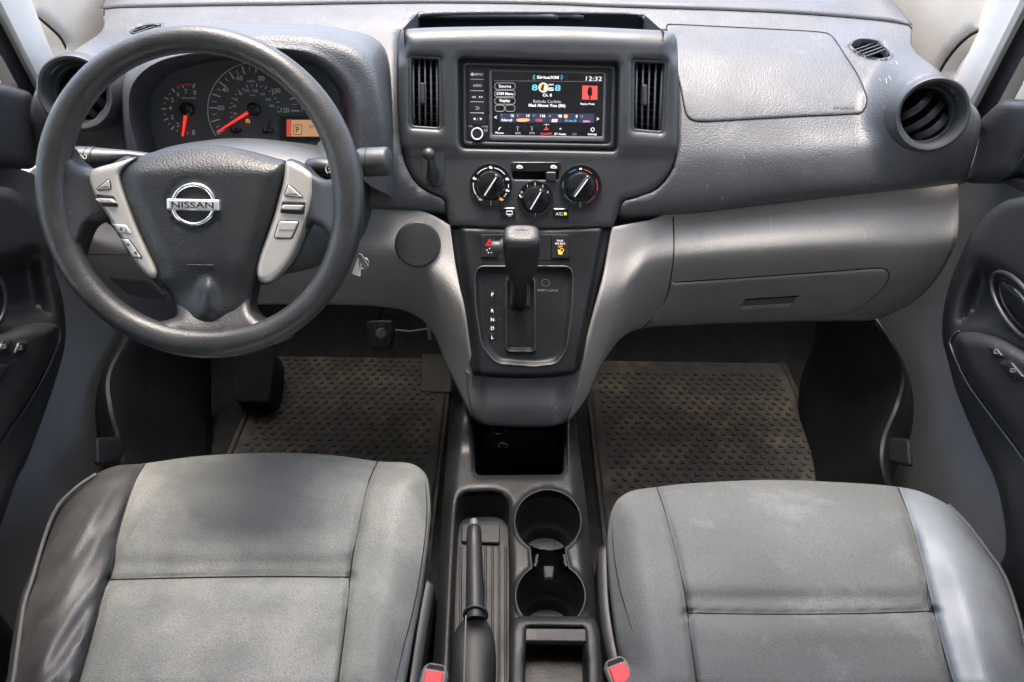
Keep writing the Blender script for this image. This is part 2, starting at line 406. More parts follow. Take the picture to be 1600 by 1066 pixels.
# ================================================================== DASHBOARD
dash = thing('dashboard', (0, 1.2, .6), 'wide two-tone dashboard, dark grained top over light grey lower panels with gauges and touchscreen', 'dashboard')
VR, VL = (1456, 179), (119, 145)
seam_pts = [(157, 14, 1.36), (190, 11, 1.36), (250, 10, 1.36), (350, 8, 1.36), (450, 7, 1.36), (560, 5, 1.36), (700, 4, 1.36), (850, 6, 1.36), (960, 10, 1.36), (1060, 13, 1.36), (1150, 16, 1.36), (1250, 21, 1.36), (1340, 28, 1.36), (1395, 34, 1.35), (1426, 40, 1.34)]
rows = [seam_pts,
 [(159, 48, 1.29), (190, 42, 1.30), (250, 38, 1.30), (350, 37, 1.30), (450, 36, 1.30), (560, 35, 1.30), (700, 35, 1.30), (850, 36, 1.30), (960, 45, 1.30), (1060, 47, 1.30), (1150, 50, 1.30), (1250, 55, 1.30), (1340, 62, 1.29), (1392, 70, 1.28), (1427, 76, 1.27)],
 [(108, 84, 1.215), (160, 78, 1.22), (250, 78, 1.22), (350, 82, 1.22), (450, 84, 1.22), (560, 85, 1.22), (700, 88, 1.22), (850, 88, 1.22), (960, 88, 1.22), (1060, 90, 1.22), (1150, 92, 1.22), (1250, 95, 1.22), (1340, 99, 1.22), (1400, 102, 1.21), (1462, 106, 1.20)],
 [(68, 122, 1.15), (150, 126, 1.16), (250, 132, 1.15), (350, 138, 1.15), (450, 140, 1.15), (560, 142, 1.15), (700, 146, 1.15), (850, 150, 1.15), (960, 150, 1.15), (1060, 150, 1.15), (1150, 150, 1.15), (1250, 150, 1.15), (1340, 150, 1.15), (1430, 150, 1.15), (1505, 148, 1.14)],
 [(49, 160, 1.10), (140, 180, 1.10), (250, 190, 1.10), (350, 195, 1.10), (450, 198, 1.10), (560, 200, 1.10), (700, 204, 1.10), (850, 206, 1.10), (960, 206, 1.10), (1060, 206, 1.10), (1150, 205, 1.10), (1250, 203, 1.10), (1340, 200, 1.10), (1440, 193, 1.10), (1530, 178, 1.10)],
 [(50, 205, 1.065), (140, 235, 1.065), (250, 250, 1.065), (350, 255, 1.065), (450, 255, 1.065), (560, 255, 1.065), (700, 256, 1.065), (850, 260, 1.065), (960, 260, 1.065), (1060, 258, 1.065), (1150, 252, 1.065), (1250, 245, 1.065), (1350, 238, 1.065), (1450, 230, 1.065), (1530, 214, 1.065)],
 [(60, 245, 1.045), (140, 305, 1.045), (250, 322, 1.045), (350, 325, 1.045), (450, 323, 1.045), (560, 317, 1.045), (700, 325, 1.045), (850, 330, 1.045), (960, 330, 1.045), (1060, 322, 1.045), (1150, 312, 1.045), (1250, 301, 1.045), (1350, 291, 1.045), (1440, 283, 1.045), (1514, 270, 1.045)],
 [(62, 256, 1.07), (140, 320, 1.07), (250, 335, 1.07), (350, 337, 1.07), (450, 335, 1.07), (560, 329, 1.07), (700, 336, 1.07), (850, 342, 1.07), (960, 344, 1.07), (1060, 336, 1.07), (1150, 326, 1.07), (1250, 314, 1.07), (1350, 303, 1.07), (1440, 294, 1.07), (1506, 286, 1.07)]]
# ---- centre stack bezel
FB = Fr(P(840, 200, y=1.085), (0, -.11*0-math.cos(math.radians(22)), math.sin(math.radians(22))))
bz = cs([(621, 130), (622, 80), (625, 54), (634, 46), (680, 43), (760, 41.5), (840, 41), (920, 42.5), (1000, 46), (1044, 49), (1055, 56), (1059, 80), (1060, 160), (1058, 235), (1048, 270), (1024, 297), (995, 309), (974, 315), (966, 335), (957, 354), (940, 357), (830, 360), (720, 355), (703, 351), (697, 330), (693, 312), (664, 298), (642, 275), (629, 240), (623, 190)], 5)
_c = bz.mean(0); _t = np.roll(bz, -1, 0)-np.roll(bz, 1, 0); _n = np.stack([-_t[:, 1], _t[:, 0]], 1); _n /= np.linalg.norm(_n, axis=1)[:, None]
_s = 1 if inside([bz[40]+_n[40]*2], bz)[0] else -1; bzc = bz-_n*_s*1.2
def vent_fr(c, y, nx): n = np.array([nx, -1, .38]); return Fr(P(c[0], c[1], y=y), n)
VF = [(VR, vent_fr(VR, 1.045, -.16)), (VL, vent_fr(VL, 1.045, .16))]
def vent_bump(f):
    for (cu, cv), fr in VF:                                  # the pad swells into a pod round each vent
        d = np.hypot(f[:, 0]-cu, f[:, 1]-cv); wg = sm(1-(d-52)/66); m_ = wg > 0
        yt = fr.on(f[m_, :2], -.007)[:, 1]; f[m_, 2] = f[m_, 2]*(1-wg[m_])+yt*wg[m_]
    return f
slot = rp([(646, 24), (1004, 24), (1024, 48), (1024, 66), (642, 62), (642, 44)], 8)
gv = np.array([(205, 240), (212, 130), (255, 92), (335, 74), (430, 70), (510, 82), (565, 130), (575, 190), (575, 262), (400, 285), (220, 262)])
demist = [cs([(1330, 68), (1345, 62), (1372, 66), (1390, 80), (1391, 90), (1375, 93), (1350, 88), (1333, 78)]), cs([(205, 48), (222, 40), (243, 38), (254, 42), (244, 50), (215, 54)])]
pad = loft('upper_pad', rows, 11, 9, 'pad', dash, holes=[slot, bzc, gv, circ(*VR, 50), circ(*VL, 50)]+[cs(d) for d in demist], deform=vent_bump, thick=.008)
PAD = Surf(pad)
# strip by the windscreen, above the seam
r0 = [(u, v-2 if 200 < u < 1400 else v-1, y+.004) for u, v, y in seam_pts]
r1 = [(u, v-28, 1.43) for u, v, y in seam_pts]; r1[-1] = (1408, 16, 1.40); r1[-2] = (1375, 0, 1.42); r1[0] = (165, -8, 1.42)
r2 = [(u, v-50, 1.52) for u, v, y in seam_pts]; r2[-1] = (1385, -6, 1.48); r2[-2] = (1355, -20, 1.5); r2[0] = (172, -30, 1.5)
r3 = [(u, v-90, 1.66) for u, v, y in seam_pts]; r3[-1] = (1350, -40, 1.6)
dstrip = loft('windscreen_shelf', [r3, r2, r1, r0], 6, 4, 'pad', dash, thick=.006)
line('seam', PAD, [(p[0], p[1]+1) for p in seam_pts], .0016, 'seam', dash)
# passenger airbag cover: proud panel and the joint round it
ab_out = cs([(1042, 50), (1042, 42), (1050, 39), (1120, 42), (1200, 46), (1270, 50), (1295, 54), (1305, 64), (1322, 90), (1340, 118), (1353, 148), (1354, 162), (1348, 174), (1335, 178), (1250, 182), (1160, 187), (1100, 190), (1080, 187), (1071, 175), (1064, 140), (1052, 90)])
relief('airbag_cover', PAD, ab_out, rounded(.0018, 5), 'pad', dash, skirt=.003, step=7)
line('airbag_seam', PAD, resample(ab_out, 12), .0011, 'seam', dash, n=3, closed=True, h=.0006)
# round vents
def round_vent(c, y, nx, ang, name='round_air_vent'):
    o = P(c[0], c[1], y=y); n = np.array([nx, -1, .38]); n /= np.linalg.norm(n)
    ring = lathe(name, o, n, [(.064, -.06), (.059, -.028), (.0545, -.008), (.0525, .001), (.050, .004), (.0465, .003), (.043, -.004), (.0405, -.018), (.040, -.030), (.0385, -.032), (.0375, -.075)], 'bezel', dash, seg=56, cap=False)
    fr = Fr(o, n)
    lathe('duct', o, n, [(.0385, -.036), (.0365, -.072), (.001, -.072)], 'void', ring, seg=40, cap=False)
    ca, sa = math.cos(ang), math.sin(ang)
    for s in (-.019, 0.003, .022):                          # curved louvre blades
        L = math.sqrt(.036**2-s*s); pp = []
        for t in np.linspace(-1, 1, 17):
            a_, b_ = s+.004*(1-t*t), t*L; pp.append(fr.w(a_*ca-b_*sa, a_*sa+b_*ca, -.044+.020*(1-t*t)))
        tube('louvre_blade', pp, .0019, 'bezel', ring, seg=6, flat=3.2)
    for s in (-.012, .014):
        pp = [fr.w(t*ca-s*sa, t*sa+s*ca, -.05) for t in np.linspace(-.032, .032, 9)]
        tube('louvre_blade', pp, .0014, 'black', ring, seg=6)
    pp = [fr.w(.040*math.cos(a), .040*math.sin(a), -.028) for a in np.linspace(0, 2*np.pi, 40, endpoint=False)]
    tube('rim', pp, .0022, 'black', ring, closed=True, seg=8)
    return ring
round_vent(VR, 1.045, -.16, -.75)
round_vent(VL, 1.045, .16, .75)
# demister vents with slats
for d, k in zip(demist, (0, 1)):
    c = d.mean(0); o = PAD.on([c])[0]; n = PAD.nrm(*c); fr = Fr(o-n*.004, n)
    q = PAD.on(cs(d), -.016)
    grp = relief('demister_vent', PAD, c+(d-c)*1.10, rounded(.003, 3), 'pad', dash, holes=[c+(d-c)*.93], step=4, skirt=.012, edge=2, ins=(1,))
    plate('duct', fr, c+(d-c)*1.02, -.030, -.022, 'void', grp)
    for t in ((-.62, -.22, .2, .6) if k == 0 else (-.5, .1, .6)):
        ax = np.array([1, .45]) if k == 0 else np.array([1, -.15]); w_ = np.ptp(d[:, 0])
        pr = np.array([-ax[1], ax[0]]); cc = c+ax*0+np.array([0, 1])*t*np.ptp(d[:, 1])*.42
        pp = [p for p in [cc+np.array([1, -.35])*s for s in np.linspace(-w_*.55, w_*.55, 24)] if inside([p], d)[0]]
        if len(pp) > 3: tube('slat', fr.on(pp, .001), .0016, 'bezel', grp, seg=6, flat=1.2)
# storage slot behind the stack
tr = P(646, 60, y=1.16); zt = P(840, 24, y=1.30)[2]
x0, x1 = P(640, 40, y=1.2)[0], P(1026, 40, y=1.2)[0]
V = [(x0, 1.13, zt-.09), (x1, 1.13, zt-.09), (x1, 1.34, zt-.06), (x0, 1.34, zt-.06), (x0, 1.13, zt+.02), (x1, 1.13, zt+.02), (x1, 1.33, zt-.004), (x0, 1.33, zt-.004)]
mk('storage_slot', V, [(0, 1, 2, 3), (3, 2, 6, 7), (0, 3, 7, 4), (1, 5, 6, 2)], 'void', dash, flip=False, smooth=False)
tube('slot_lip', PAD.on(cr([(640, 62), (642, 44), (650, 29), (668, 23), (750, 21), (840, 21), (930, 22), (992, 24), (1008, 30), (1020, 44), (1026, 64)], 6), .001), .0042, 'pad', dash, seg=8)

# ---- cluster hood
hood = loft('cluster_hood', [
 [(205, 285, 1.07), (186, 180, 1.14), (190, 108, 1.20), (238, 58, 1.26), (330, 38, 1.285), (430, 36, 1.285), (530, 44, 1.27), (600, 74, 1.235), (616, 180, 1.14), (618, 312, 1.06)],
 [(205, 280, 1.03), (190, 180, 1.07), (196, 114, 1.12), (243, 66, 1.17), (330, 44, 1.20), (430, 40, 1.20), (525, 48, 1.18), (592, 76, 1.15), (609, 180, 1.07), (612, 308, 1.02)],
 [(208, 275, 1.012), (196, 180, 1.03), (202, 120, 1.05), (248, 76, 1.07), (332, 53, 1.08), (430, 48, 1.08), (515, 58, 1.07), (576, 92, 1.05), (600, 180, 1.02), (605, 303, .995)],
 [(215, 262, 1.005), (201, 180, 1.02), (208, 126, 1.03), (253, 90, 1.04), (336, 74, 1.045), (425, 70, 1.045), (498, 80, 1.04), (552, 118, 1.03), (574, 184, 1.012), (578, 290, .99)],
 [(222, 250, 1.01), (205, 180, 1.025), (212, 131, 1.035), (256, 98, 1.045), (340, 84, 1.05), (420, 80, 1.05), (484, 90, 1.045), (534, 130, 1.035), (555, 186, 1.02), (560, 270, 1.0)],
 [(243, 238, 1.09), (228, 180, 1.10), (234, 138, 1.11), (268, 108, 1.12), (342, 92, 1.125), (420, 90, 1.125), (486, 98, 1.12), (528, 132, 1.11), (541, 180, 1.10), (546, 246, 1.09)],
 [(262, 232, 1.14), (248, 180, 1.15), (254, 142, 1.155), (282, 114, 1.16), (348, 96, 1.165), (420, 95, 1.165), (482, 102, 1.16), (520, 134, 1.155), (534, 180, 1.15), (540, 236, 1.14)]],
 7, 7, 'pad', dash, thick=0)
# ---- instrument cluster
FG = Fr(P(390, 172, y=1.125), (.03, -math.cos(math.radians(22)), math.sin(math.radians(22))))
clus = plate('instrument_cluster', FG, cs([(225, 250), (222, 180), (232, 120), (290, 88), (420, 74), (500, 84), (548, 130), (560, 190), (560, 262), (400, 262)]), -.01, 0, 'dial', dash)
def arc(c, r, a0, a1, n=24, ry=None): return [(c[0]+r*math.cos(math.radians(a)), c[1]-(ry or r)*math.sin(math.radians(a))) for a in np.linspace(a0, a1, n)]
def tick(c, r0, r1, a, wd, mat, par, fr=FG, h=.0012, nm='tick_mark'):
    a = math.radians(a); d = np.array([math.cos(a), -math.sin(a)]); s = np.array([d[1], -d[0]])*wd/2; c = np.array(c)
    return plate(nm, fr, [c+d*r0+s, c+d*r0-s, c+d*r1-s, c+d*r1+s], .0004, h, mat, par, bev=.0001)
SP = (398, 171); TC = (294, 171)
# speedometer: 0..120 mph; angles measured on the photograph
def spa(mph): return 214-mph*(214-(-2))/120
for m_ in range(0, 121, 5):
    big = m_ % 10 == 0
    tick(SP, 57 if big else 60, 70 if big else 67, spa(m_), 1.9 if big else 1.0, 'print', clus)
tube('dial_arc', FG.on(arc(SP, 73.5, 214, 96, 40), .001), .0006, 'print', clus, seg=5)
tube('dial_arc', FG.on(arc(SP, 74, 7, -3, 8), .001), .0006, 'print', clus, seg=5)
for s_, u, v in (('0', 353.5, 199), ('20', 345.5, 168.6), ('40', 352.3, 140.4), ('60', 374.5, 122), ('80', 408.7, 122.6), ('100', 431.5, 141.8), ('120', 445.5, 172.3)): text(s_, FG, u, v, 7.4, 'print' if s_ != '0' else 'red_print', clus, name='numeral', bold=.02)
for s_, u, v in (('20', 367.7, 177.7), ('40', 366.2, 166), ('60', 369.4, 155.5), ('80', 376.2, 146.6), ('100', 386, 141.7), ('120', 399, 142), ('140', 410.8, 147.3), ('160', 419.5, 155.4), ('180', 424.8, 165.4)): text(s_, FG, u, v, 4.2, 'print', clus, name='numeral')
for k in range(0, 19): tick(SP, 35.5, 38.5 if k % 2 else 40, 205-k*205/18-6, 1.1, 'print', clus)
text('MPH', FG, 392.5, 127.3, 4.2, 'print', clus); text('km/h', FG, 394.8, 148.6, 3, 'print', clus)
def needle(c, tip, w0, w1, hubr):
    c, tip = np.array(c, float), np.array(tip, float); d = (tip-c)/np.linalg.norm(tip-c); s = np.array([-d[1], d[0]])
    b = c+d*hubr*.6; m_ = c-d*hubr*.9
    plate('needle', FG, [b+s*w0, tip+s*w1, tip-s*w1, b-s*w0], .006, .0078, 'needle', clus)
    lathe('needle_hub', FG.on([c])[0], FG.n, [(hubr*.00102, 0), (hubr*.00098, .009), (hubr*.0008, .0105), (.0005, .0108)], 'gloss', clus, seg=24)
    plate('needle_tail', FG, [b+s*w0*.7, b-s*w0*.7, m_-s*w0*.7, m_+s*w0*.7], .0105, .0125, 'black', clus)
needle(SP, (341.5, 206.5), 2.6, 1.1, 10); needle(TC, (288, 213), 2.8, 1.4, 10)
for k in range(0, 17):
    a = 262-k*(262-73)/16*1.0; a = -97+k*(-1)*(0)+0 if False else 278-(k)*(278-76)/16
    # 0 sits lower right, 8 upper right, counted clockwise through the left side
    a = -78-k*(360-78-76)/16
    tick(TC, 34 if k % 2 == 0 else 36, 41 if k % 2 == 0 else 39, a, 1.8 if k % 2 == 0 else 1.0, 'print', clus)
for s_, u, v in (('0', 303.2, 206.5), ('2', 278, 195), ('3', 269.3, 183.4), ('4', 266.2, 169), ('5', 269.8, 156.7), ('6', 278.6, 147.4), ('7', 290.7, 143), ('8', 304.8, 144.8)): text(s_, FG, u, v, 7, 'print', clus, name='numeral', bold=.02)
text('RPMx1000', FG, 295.5, 153.4, 3, 'print', clus, width=22)
tube('redline_arc', FG.on(arc(TC, 39.5, 112, 77, 12), .0012), .0017, 'red_print', clus, seg=5)
lcd = plate('lcd_surround', FG, rr(438.5, 182, 547, 217, 2), 0, .006, 'black', clus)
plate('lcd_display', FG, rr(451, 187.5, 520, 213.5, 2), .006, .0066, 'lcd', clus); plate('lcd_display', FG, rr(449.5, 187, 457, 213.5, 1), .0062, .0069, 'lcd_red', clus)
lf = Fr(FG.w(0, 0, .0066), FG.n)
tube('lcd_border', lf.on(rr(458.5, 195, 471.5, 210.5, 3), .0003), .0004, 'black', clus, closed=True, seg=4)
text('P', lf, 465, 202.7, 9, 'black', clus); text('07', lf, 487, 198.5, 5, 'black', clus)
text('(!)', FG, 387.3, 189.5, 5.5, 'orange', clus); 
plate('warning_light', FG, cs([(513, 163), (516, 158), (520, 161), (521, 166), (514, 166)]), 0, .001, 'red_lit', clus)
for (u, v) in ((366, 203), (415, 203.5)):
    lathe('needle_hub', FG.on([(u, v)])[0], FG.n, [(.0048, 0), (.0045, .005), (.001, .006)], 'gloss', clus, seg=20)
    tick((u, v), 0, 17, 72, .8, 'print_dim', clus, h=.007)
    plate('needle_counterweight', FG, [(u, v-2.5), (u+13, v-2), (u+13, v+2), (u, v+2.5)], .003, .0065, 'gloss', clus)

# ---- centre stack bezel
holes = [rp([(716, 90), (968, 97), (965, 237), (718, 232)], 10), rp([(640, 88), (688, 90), (689, 202), (641, 199)], 5), rp([(989, 94), (1041, 96), (1036, 208), (988, 204)], 5), rp([(801, 267), (872, 268), (872, 281), (801, 280)], 3)]
def bzh(uv, d):
    do = pdist(uv, bz); h = .004*np.sqrt(np.clip(1-(1-np.clip(d/3.5, 0, 1))**2, 0, 1))
    h = h-.016*np.clip(1-do/26, 0, 1)**2*sm((95-uv[:, 1])/30+.4)-.006*np.clip(1-do/10, 0, 1)**2
    for hl in holes[:3]:                                     # soft dished surround of each opening
        dh = pdist(uv, hl); h = h-.005*np.clip(1-dh/9, 0, 1)**1.5
    h = h-.010*sm((uv[:, 1]-225)/25)*.6                       # lower control field steps back
    return h
bezel = relief('centre_stack_bezel', FB, bz, bzh, 'bezel', dash, holes=holes, step=5, skirt=(0, .09, -.045), bvh=True)
BZ = Surf(bezel)
line('bezel_seam', BZ, [(693, 312), (700, 352)], .0008, 'seam', dash, curve=False); line('bezel_seam', BZ, [(973, 315), (957, 354)], .0008, 'seam', dash, curve=False)
# head unit
hu = plate('head_unit', FB, rp([(712, 86), (972, 93), (969, 241), (714, 236)], 8), -.030, -.020, 'black', dash)
FU = Fr(FB.w(0, 0, -.016), FB.n)
relief('unit_frame', FU, rp([(722, 96), (963, 102), (960, 232), (723, 228)], 7), rounded(.004, 3), 'bezel', hu, holes=[rp([(728, 103), (956, 108), (953, 225), (729, 221)], 4)], step=6, skirt=.008, ins=(1, 2))
plate('unit_face', FU, rp([(727, 102), (957, 107), (954, 226), (728, 222)], 4), -.008, -.003, 'black', hu)
relief('screen_frame', FU, rp([(764, 109), (948, 113), (945, 222), (765, 220)], 4), rounded(.0035, 2), 'lid', hu, holes=[rp([(768.5, 111.5), (943, 115.5), (940.5, 213.5), (769.5, 211)], 1.5)], step=6, skirt=.007, ins=(1, 2))
scr = plate('touchscreen', FU, rp([(767, 110), (944.5, 114), (942, 215), (768, 212.5)], 1), -.003, -.0012, 'screen', hu)
FS = Fr(FU.w(0, 0, -.0012), FU.n)
SK = .8/57.3
def T(s, u, v, h, m='s_white', w=None, b=0., nm='screen_text'): text(s, FS, u, v, h, m, hu, width=w, hh=.0004, name=nm, bold=b, rot=0)
T('SiriusXM', 856, 121, 4.6, 's_white', 34, .05); T('12:32', 928, 123, 6.4, 's_white', 25)
for s_ in (-1, 1):
    for r_ in (2, 4): tube('screen_mark', FS.on(arc((856+s_*17.5, 121), r_+1.5, 50 if s_ > 0 else 130, -50 if s_ > 0 else 230, 8), .0006), .0004, 's_blue', hu, seg=4)
for s_, u, v, w_ in (('Source', 789, 134.8, 32), ('SXM Menu', 789, 146.4, 32), ('Replay', 789, 158, 32), ('', 780.8, 169.3, 15), ('', 797.2, 169.3, 15)):
    tube('screen_button', FS.on(rr(u-w_/2, v-5, u+w_/2, v+5, 5), .0004), .0003, 's_grey', hu, closed=True, seg=4)
    if s_: T(s_, u, v, 4.3, 's_white', {'Source': 19, 'SXM Menu': 26, 'Replay': 16}[s_], .02)
T('8', 835.5, 137, 9, 's_blue', 9, .06); T('8', 871.5, 137.5, 9, 's_blue', 9, .06); T('on', 861, 132.5, 3.6, 's_white', 8, .03); T('S', 861, 139.5, 4.8, 's_white', 9, .06)
plate('screen_mark', FS, circ(849, 137, 7.6), .0002, .0005, 's_white', hu); plate('screen_mark', FS, circ(849, 137, 6.6), .0003, .0008, 's_orange', hu)
plate('screen_mark', FS, cs([(845, 141), (847, 133), (850, 132), (849, 141)]), .0008, .001, 'screen', hu); plate('screen_mark', FS, cs([(850.5, 141), (851, 134), (853.5, 135), (853.5, 141)]), .0008, .001, 's_white', hu)
T('Ch. 8', 855, 148.8, 4.4, 's_white', 14, .03); T('Belinda Carlisle', 854.7, 158.7, 4.6, 's_grey', 43); T('Mad About You (86)', 854.7, 165.6, 4.6, 's_white', 57, .03)
plate('screen_picture', FS, [(910, 134), (933.5, 134.5), (933, 156), (909.5, 155.5)], .0002, .0005, 's_red', hu)
plate('screen_mark', FS, cs([(920, 136), (924, 136), (925.5, 141), (925.5, 148), (922, 151), (918, 148), (918, 141)]), .0005, .0008, 'screen', hu); plate('screen_mark', FS, [(920.5, 150), (923, 150), (923.5, 155), (920, 155)], .0005, .0008, 'screen', hu)
T('Replay Mode', 918, 163, 3.0, 's_white', 22)
for k in range(6):
    u0 = 780.5+k*24.8; plate('screen_tile', FS, [(u0, 177.6+k*.1), (u0+24.2, 177.8+k*.1), (u0+24.2, 191.6+k*.1), (u0, 191.4+k*.1)], .0001, .0004, 's_band', hu)
FT = Fr(FS.w(0, 0, .0004), FS.n); FS = FT
for s_, u, v, m_ in (('16', 800.5, 180.7, 's_white'), ('14', 825, 181, 's_white'), ('116', 848, 181.2, 's_white'), ('98', 875, 181.7, 's_white'), ('8', 901, 182, 's_white'), ('7', 784, 180.3, 's_grey'), ('8', 809, 180.5, 's_grey'), ('9', 834, 181, 's_grey'), ('10', 859, 181.5, 's_grey'), ('12', 909, 182, 's_grey')): T(s_, u, v, 4.2 if m_ == 's_white' else 2.8, m_, None, .03)
plate('screen_mark', FS, circ(884, 182, 3.1), .0002, .0005, 's_orange', hu)
T('blend', 792, 187.6, 4.2, 's_white', 16); T('CNN', 842, 188, 4, 's_red', 10, .04); T('8 on 8', 892, 188.6, 3.4, 's_blue', 17); T('ESPN', 916.5, 190, 3, 's_pink', 10, .03)
plate('screen_mark', FS, cs([(807, 187.5), (812, 185.8), (826, 186), (827, 188.5), (820, 190.4), (810, 190)]), .0002, .0005, 's_orange', hu); plate('screen_mark', FS, [(862.5, 186.2), (871.5, 186.2), (870.5, 191), (861.5, 191)], .0002, .0005, 's_pink', hu)
for u, r_ in ((850.5, .6), (854, 1.1), (857.5, .6)): plate('screen_mark', FS, circ(u, 194.8, r_, 10), .0002, .0005, 's_white', hu)
T('<', 774.5, 183.5, 7, 's_white', 4); T('>', 934, 186, 7, 's_white', 4)
for s_, u, v, w_, m_ in (('Phone', 780.6, 207.8, 12.5, 's_white'), ('AM', 808.8, 208.2, 8, 's_grey'), ('FM', 831.2, 208.2, 7, 's_grey'), ('SiriusXM', 853.2, 209, 17, 's_red'), ('BT Audio', 875.5, 209.6, 18, 's_white'), ('USB', 897.5, 209.8, 7, 's_line'), ('Settings', 925.5, 210.2, 14, 's_white')): T(s_, u, v, 3.2, m_, w_)
for u, m_ in ((808.8, 's_grey'), (831.2, 's_grey')): tick((u, 204.5), 0, 5, 90, .8, m_, hu, FS, .0005, 'screen_mark'); tube('screen_mark', FS.on(arc((u, 200.5), 2.6, 150, 30, 6), .0004), .0003, m_, hu, seg=4)
tube('screen_mark', FS.on(arc((783.5, 203), 4, 100, 190, 8), .0004), .0006, 's_white', hu, seg=4)
tube('screen_mark', FS.on(circ(926, 202.6, 2.7, 12), .0004), .0004, 's_white', hu, closed=True, seg=4)
T('*', 875.5, 201.5, 5, 's_white', 3); plate('screen_mark', FS, [(850, 201.5), (857, 201.5), (857, 203), (850, 203)], .0002, .0005, 's_red', hu); plate('screen_mark', FS, circ(853.5, 199.3, 1, 8), .0002, .0005, 's_red', hu)
plate('screen_mark', FS, [(772, 126), (940, 127.5), (940, 128), (772, 126.5)], .0002, .0004, 's_line', hu)
# key column
FK = Fr(FU.w(0, 0, -.003), FU.n)
for k, (v0, v1) in enumerate(((108, 124.6), (125.4, 142.4), (143.2, 159.6), (160.4, 177), (177.8, 194.5))):
    plate('key', FK, rp([(732.2, v0), (759.3, v0+.5), (759.3, v1+.5), (732.2, v1)], 1.4), 0, .0022, 'black', hu)
    if k < 4: plate('key_edge', FK, [(735, v1-1), (756, v1-.5), (756, v1+.3), (735, v1-.2)], .0022, .0028, 'print', hu)
FKT = Fr(FK.w(0, 0, .0022), FK.n)
text('MENU', FKT, 748, 116.4, 3.6, 'white', hu, width=13, bold=.02); plate('key_symbol', FKT, [(735.5, 118.5), (735.5, 115.6), (738, 113), (740.5, 115.6), (740.5, 118.5)], .0002, .0006, 'white', hu)
text('AUDIO', FKT, 745.8, 133.8, 3.6, 'white', hu, width=13.5, bold=.02)
for u, s_ in ((740, 1), (751.5, -1)):
    for q in (-1.7, 1.7): plate('key_symbol', FKT, [(u+q-1.5*s_, 151.8), (u+q+1.5*s_, 149.9), (u+q+1.5*s_, 153.7)], .0002, .0006, 'white', hu)
tube('key_symbol', FKT.on([(743, 167.4), (747.5, 167.4), (748.8, 169), (747.5, 171), (743.5, 171)], .0004), .0004, 'white', hu, seg=5)
plate('key_symbol', FKT, circ(741.5, 186, 2, 10), .0002, .0006, 'white', hu); text('/', FKT, 746, 186.4, 4, 'white', hu); plate('key_symbol', FKT, cs([(749.5, 188), (751, 186), (749.5, 184), (752.5, 184.6), (752.8, 187)]), .0002, .0006, 'white', hu)
text('VOL', FK, 735.5, 197.4, 2.8, 'white', hu, width=6.5); text('PUSH', FK, 757.5, 197.8, 2.8, 'white', hu, width=9.5)
tube('key_symbol', FK.on(arc((759.3, 203.3), 2.1, 120, 420, 12), .0006), .0004, 'white', hu, seg=4)
kn = lathe('volume_knob', FK.on([(746, 209)])[0], FK.n, [(.0098, 0), (.0096, .010), (.0092, .0115), (.0088, .012)], 'black', hu, seg=36)
lathe('knob_ring', FK.on([(746, 209)])[0], FK.n, [(.0096, .0112), (.0094, .0128), (.0078, .0128), (.0074, .0118)], 'print', hu, seg=36, cap=False)
# vertical louvres
def stack_vent(c0, c1, c2, c3, hand, nv):
    """corner pixels TL TR BR BL"""
    v_ = plate('square_air_vent', FB, [c0, c1, c2, c3], -.060, -.055, 'void', dash)
    cor = [np.array(c, float) for c in (c0, c1, c2, c3)]
    a, b, c, d = cor
    relief('vent_surround', Fr(FB.w(0, 0, -.003), FB.n), rp([a+(-6, -5), b+(6, -5), c+(6, 6), d+(-6, 6)], 5), rounded(.002, 2), 'bezel', v_, holes=[rp([a+(2, 2), b+(-2, 2), c+(-2, -2), d+(2, -2)], 3)], step=6, skirt=.05, ins=(1, 2))
    for k in range(1, 9):                                   # rear horizontal blades
        t = k/9; p, q = a+(d-a)*t, b+(c-b)*t
        plate('horizontal_blade', FB, [p+(1, 0), q-(1, 0), q+(-1, 1.6), p+(1, 1.6)], -.040, -.028, 'black', v_)
    for k in range(nv):
        t = (k+.5)/nv; p, q = a+(b-a)*t, d+(c-d)*t; n = 11; pts = []
        for s in np.linspace(0, 1, n): pts.append(FB.on([p+(q-p)*s], -.026+.020*(1-(2*s-1)**2)**.6)[0])
        tube('vertical_blade', pts, .0017, 'lid', v_, seg=6, flat=1.2)
    u, v = hand
    h_ = relief('blade_handle', Fr(FB.w(0, 0, -.004), FB.n), rr(u-4, v-17, u+4, v+17, 3), rounded(.008, 4), 'bezel', v_, step=3, skirt=.022, edge=2, ins=(1, 2))
stack_vent((641, 89), (687, 91), (688, 201), (642, 198), (660, 146), 5)
stack_vent((990, 95), (1040, 97), (1035, 207), (989, 203), (1007.5, 149), 5)
